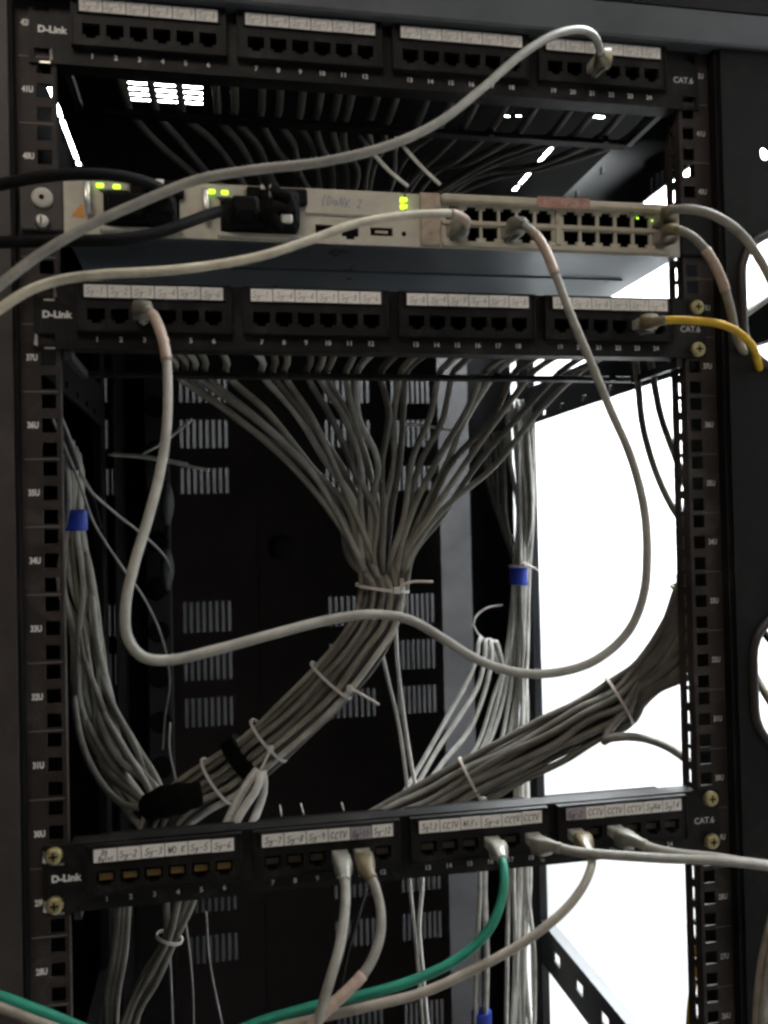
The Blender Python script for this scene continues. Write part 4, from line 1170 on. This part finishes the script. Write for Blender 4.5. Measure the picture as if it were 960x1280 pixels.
cable('thin_white_cable', 'right of two thin white cables falling from the central loom', 'cable', 'thin white cables under the loom', [(30.8, 170.0, -152.3), (33.4, 180.0, -189.8), (40.2, 190.0, -243.1), (47.1, 195.0, -289.0), (54.4, 195.0, -334.0), (55.8, 195.0, -400.7), (51.7, 195.0, -444.6), (53.9, 195.0, -481.6), (58.4, 195.0, -548.4)], 'cable_white', 1.9, 7)

# cables under the lowest panel on the left
uA = [(-205.9, 120.0, -336.9), (-207.5, 130.0, -369.2), (-213.7, 140.0, -411.4), (-220.4, 150.0, -447.8), (-222.5, 155.0, -495.9)]
uB = [(-198.0, 120.0, -337.7), (-201.4, 130.0, -369.8), (-205.6, 140.0, -412.3), (-213.6, 150.0, -453.9), (-216.1, 155.0, -496.7)]
for i in range(3):
    cable('network_cable', '%s of three parallel grey cables under port two of the lowest panel' % ('leftmost', 'middle one', 'rightmost')[i], 'network cable', 'grey cables under port two', mix(uA, uB, i / 2), 'cable_grey_dark', 2.9)
for i, (x0, x1) in enumerate(((210, 204), (226, 212), (236, 216), (250, 222))):
    a = [Vector(p) for p in ([(-168.4, 110.0, -336.7), (-170.7, 118.0, -368.0), (-171.4, 122.0, -395.0), (-188.6, 130.0, -425.5), (-203.4, 136.0, -455.5), (-216.9, 140.0, -494.4)] if i == 0 else [(-158.6, 110.0, -337.6), (-162.0, 118.0, -368.9), (-169.3, 118.0, -394.7), (-186.0, 128.0, -428.0), (-200.9, 136.0, -457.1), (-210.7, 140.0, -495.3)] if i == 1 else
         [(-151.4, 115.0, -340.2), (-155.9, 122.0, -371.1), (-167.8, 124.0, -397.5), (-182.7, 132.0, -431.6), (-197.4, 138.0, -459.9), (-205.7, 140.0, -495.9)] if i == 2 else [(-142.7, 115.0, -341.0), (-150.9, 122.0, -371.6), (-164.6, 122.0, -398.3), (-180.0, 130.0, -433.5), (-196.0, 136.0, -461.6), (-202.0, 140.0, -496.4)])]
    cable('network_cable', '%s grey cable from the left through the small tie under port four' % ORD[i], 'network cable', 'tied grey cables under port four', a, 'cable_grey_dark', 2.9)
tie('small white tie gathering grey cables under port four of the lowest panel', (-168.9, 121.0, -396.1), (-.35, .1, -1), 10, 8)
for i, pts in enumerate(([(-169.5, 130.0, -405.2), (-168.8, 130.0, -437.4), (-167.9, 130.0, -488.8)], [(-159.5, 200.0, -417.2), (-154.9, 200.0, -467.1), (-154.0, 200.0, -530.6)], [(-141.7, 220.0, -420.5), (-139.6, 220.0, -464.3), (-125.4, 220.0, -545.9)])):
    cable('thin_wire', '%s thin dark wire hanging below the lowest panel at left' % ORD[i], 'wire', 'thin dark wires below the lowest panel', pts, 'cable_thin_grey', 1.0, 6)
cable('thin_wire', 'thin black wire between the two hanging cords below the lowest panel', 'wire', None, [(-21.7, 40.0, -339.0), (-32.4, 20.0, -352.8), (-43.8, 0.0, -370.4), (-51.3, -10.0, -397.1), (-54.0, -10.0, -423.6)], 'cord_black', 1.6, 6)

# loose ties and small things
GT = 'loose nylon strips'
def strip(label, pts, r=1.7, m='cable_white'):
    mb = MB(); mb.tube(pts, r, m, 6, 6, squash=.6)
    return tag(mb.build('nylon_strip', origin=pts[0]), label, 'cable tie', GT)
strip('nylon strip slanting up right beside the grey cord at left', [(-206.9, 420.0, 16.3), (-182.5, 415.0, 30.2), (-150.8, 405.0, 54.4)])
strip('upper of two nylon strips running right behind the grey cord at left', [(-245.4, 430.0, 18.4), (-205.5, 425.0, 14.9), (-156.6, 420.0, 5.0)])
strip('lower of two nylon strips running right behind the grey cord at left', [(-244.8, 424.0, 16.9), (-200.8, 420.0, 11.7), (-132.5, 415.0, -2.9)])
strip('nylon strip behind the fan of grey cables', [(60.2, 250.0, 30.5), (83.6, 245.0, 27.5), (109.4, 240.0, 22.1)], 1.6)
strip('left nylon strip hanging above the switch', [(-10.5, 60.0, 232.0), (-3.9, 30.0, 203.5), (4.2, 12.0, 184.1), (14.5, 6.0, 173.0)], 1.8)
strip('right nylon strip hanging above the switch', [(18.1, 60.0, 232.5), (20.6, 30.0, 208.5), (28.1, 12.0, 188.4), (38.3, 6.0, 175.4)], 1.8)
strip('thin bright strip standing above the black cloth wrap', [(-168.4, 180.0, -237.3), (-169.2, 175.0, -258.2), (-165.3, 170.0, -277.7), (-161.9, 165.0, -290.2)], .8)

for k, p in enumerate(([(-85.4, 20.0, -266.4), (-85.2, 16.0, -269.7), (-84.8, 14.0, -272.5)], [(-70.7, 20.0, -266.5), (-70.0, 16.0, -268.7), (-69.1, 14.0, -272.6)], [(-41.5, 20.0, -268.3), (-41.0, 16.0, -270.5), (-40.7, 14.0, -272.2)])):
    strip('%s tiny white tie tip showing above the lowest panel, left of its middle' % ORD[k], p, .65)
# power strip at the rear left
pdu = thing('power_strip', 'dark upright power strip at the rear left with faint red lights', 'power strip', (-204.6, 575.0, -399.1))
a, b = (-216.4, 560.0, -107.6), (-185.4, 560.0, -108.5)
zt, zb_ = (-194.2, 560.0, 129.7)[2], (-203.7, 560.0, -405.2)[2]
mb = MB(); mb.box(a[0], b[0], 560, 590, zb_, zt, 'pdu_plastic', 2); mb.build('housing', pdu)
for k in range(9):
    z = zt - 40 - k * 58
    mb = MB(); mb.disc(((a[0] + b[0]) / 2, 558.8, z), 14, 1, 'socket_black', 20); mb.build('socket', pdu, key='pdusock')
GQ = 'grey plugs in the power strip'
for (pts, lab) in (([(-187.1, 540.0, -38.7), (-187.8, 545.0, -62.1), (-191.4, 552.0, -79.4), (-207.7, 556.0, -85.1)], 'upper oval grey plug in the rear left power strip'),
                   ([(-188.6, 540.0, -121.9), (-191.3, 545.0, -148.5), (-202.8, 552.0, -158.8), (-212.9, 556.0, -153.6)], 'lower oval grey plug in the rear left power strip')):
    root = thing('power_plug', lab, 'plug', pts[0], GQ)
    x, y, z = pts[0]
    mb = MB(); mb.tube([(x, y + 4, z + 26), (x, y, z + 12), (x, y, z - 12), (x, y + 3, z - 24)], lambda t: 2 + 7 * math.sin(math.pi * (.1 + .85 * t)), 'plug_grey', 14, 3); mb.build('body', root)
    mb = MB(); mb.tube([(x, y + 3, z - 22)] + pts[1:], 2.2, 'cord_black', 8); mb.build('lead', root)
box_at = [(-255.1, 520.0, 126.2), (-207.4, 520.0, 6.9)]
meter = thing('meter_box', 'dark box with tiny red lights at upper rear left', 'power meter', (-232.4, 520.0, 7.1))
mb = MB(); mb.box(box_at[0][0] + 2, box_at[0][0] + 9, 500, 560, box_at[1][2], box_at[0][2], 'pdu_plastic', 1.5); mb.build('housing', meter)
for x, y, z in [(-246.6, 498.0, 92.2), (-246.9, 498.0, 74.7)]:
    mb = MB(); mb.box(x - 1.5, x + 1.5, y - 1, y + 2, z - 1, z + 1, 'led_red'); mb.build('status_light', meter)

# things at the right edge
GR = 'cords beyond the right post'
cable('loose_cable', 'pale grey cord slanting behind the upper round opening of the right post', 'cord', GR, [(291.7, 60.0, 85.0), (326.0, 66.0, 106.8), (349.5, 72.0, 120.7), (391.1, 80.0, 144.5)], 'cable_grey_light', 3.4, 10)
cable('loose_cable', 'tan cord crossing the lower round opening of the right post', 'cord', GR, [(294.7, 60.0, -166.0), (299.0, 40.0, -195.0), (302.5, 20.0, -218.6), (318.9, 10.0, -248.8)], 'cable_tan', 3.4, 10)
cable('loose_cable', 'black cord crossing the top of the lower round opening', 'cord', GR, [(310.0, 60.0, -150.0), (307.3, 40.0, -161.0), (310.9, 20.0, -178.0), (320.6, 10.0, -199.0)], 'cord_black', 3.0, 10)
cable('loose_cable', 'left of two pale cords at the lower right edge', 'cord', GR, [(256.5, -60.0, -315.7), (241.2, -60.0, -352.4), (232.9, -60.0, -384.0), (227.7, -60.0, -432.0)], 'cable_tan', 3.0, 10)
cable('loose_cable', 'right of two pale cords at the lower right edge', 'cord', GR, [(254.8, -66.0, -329.5), (240.2, -66.0, -365.8), (232.8, -66.0, -391.8), (228.5, -66.0, -428.7)], 'cable_grey_light', 3.0, 10)
cable('loose_cable', 'dull yellow cord hanging behind the right rail at the bottom', 'cord', None, [(274.3, 90.0, -428.8), (270.4, 90.0, -455.6), (265.1, 90.0, -482.1), (260.9, 90.0, -522.2)], 'cable_yellow', 3.0, 10)
print('objects', len(bpy.data.objects))
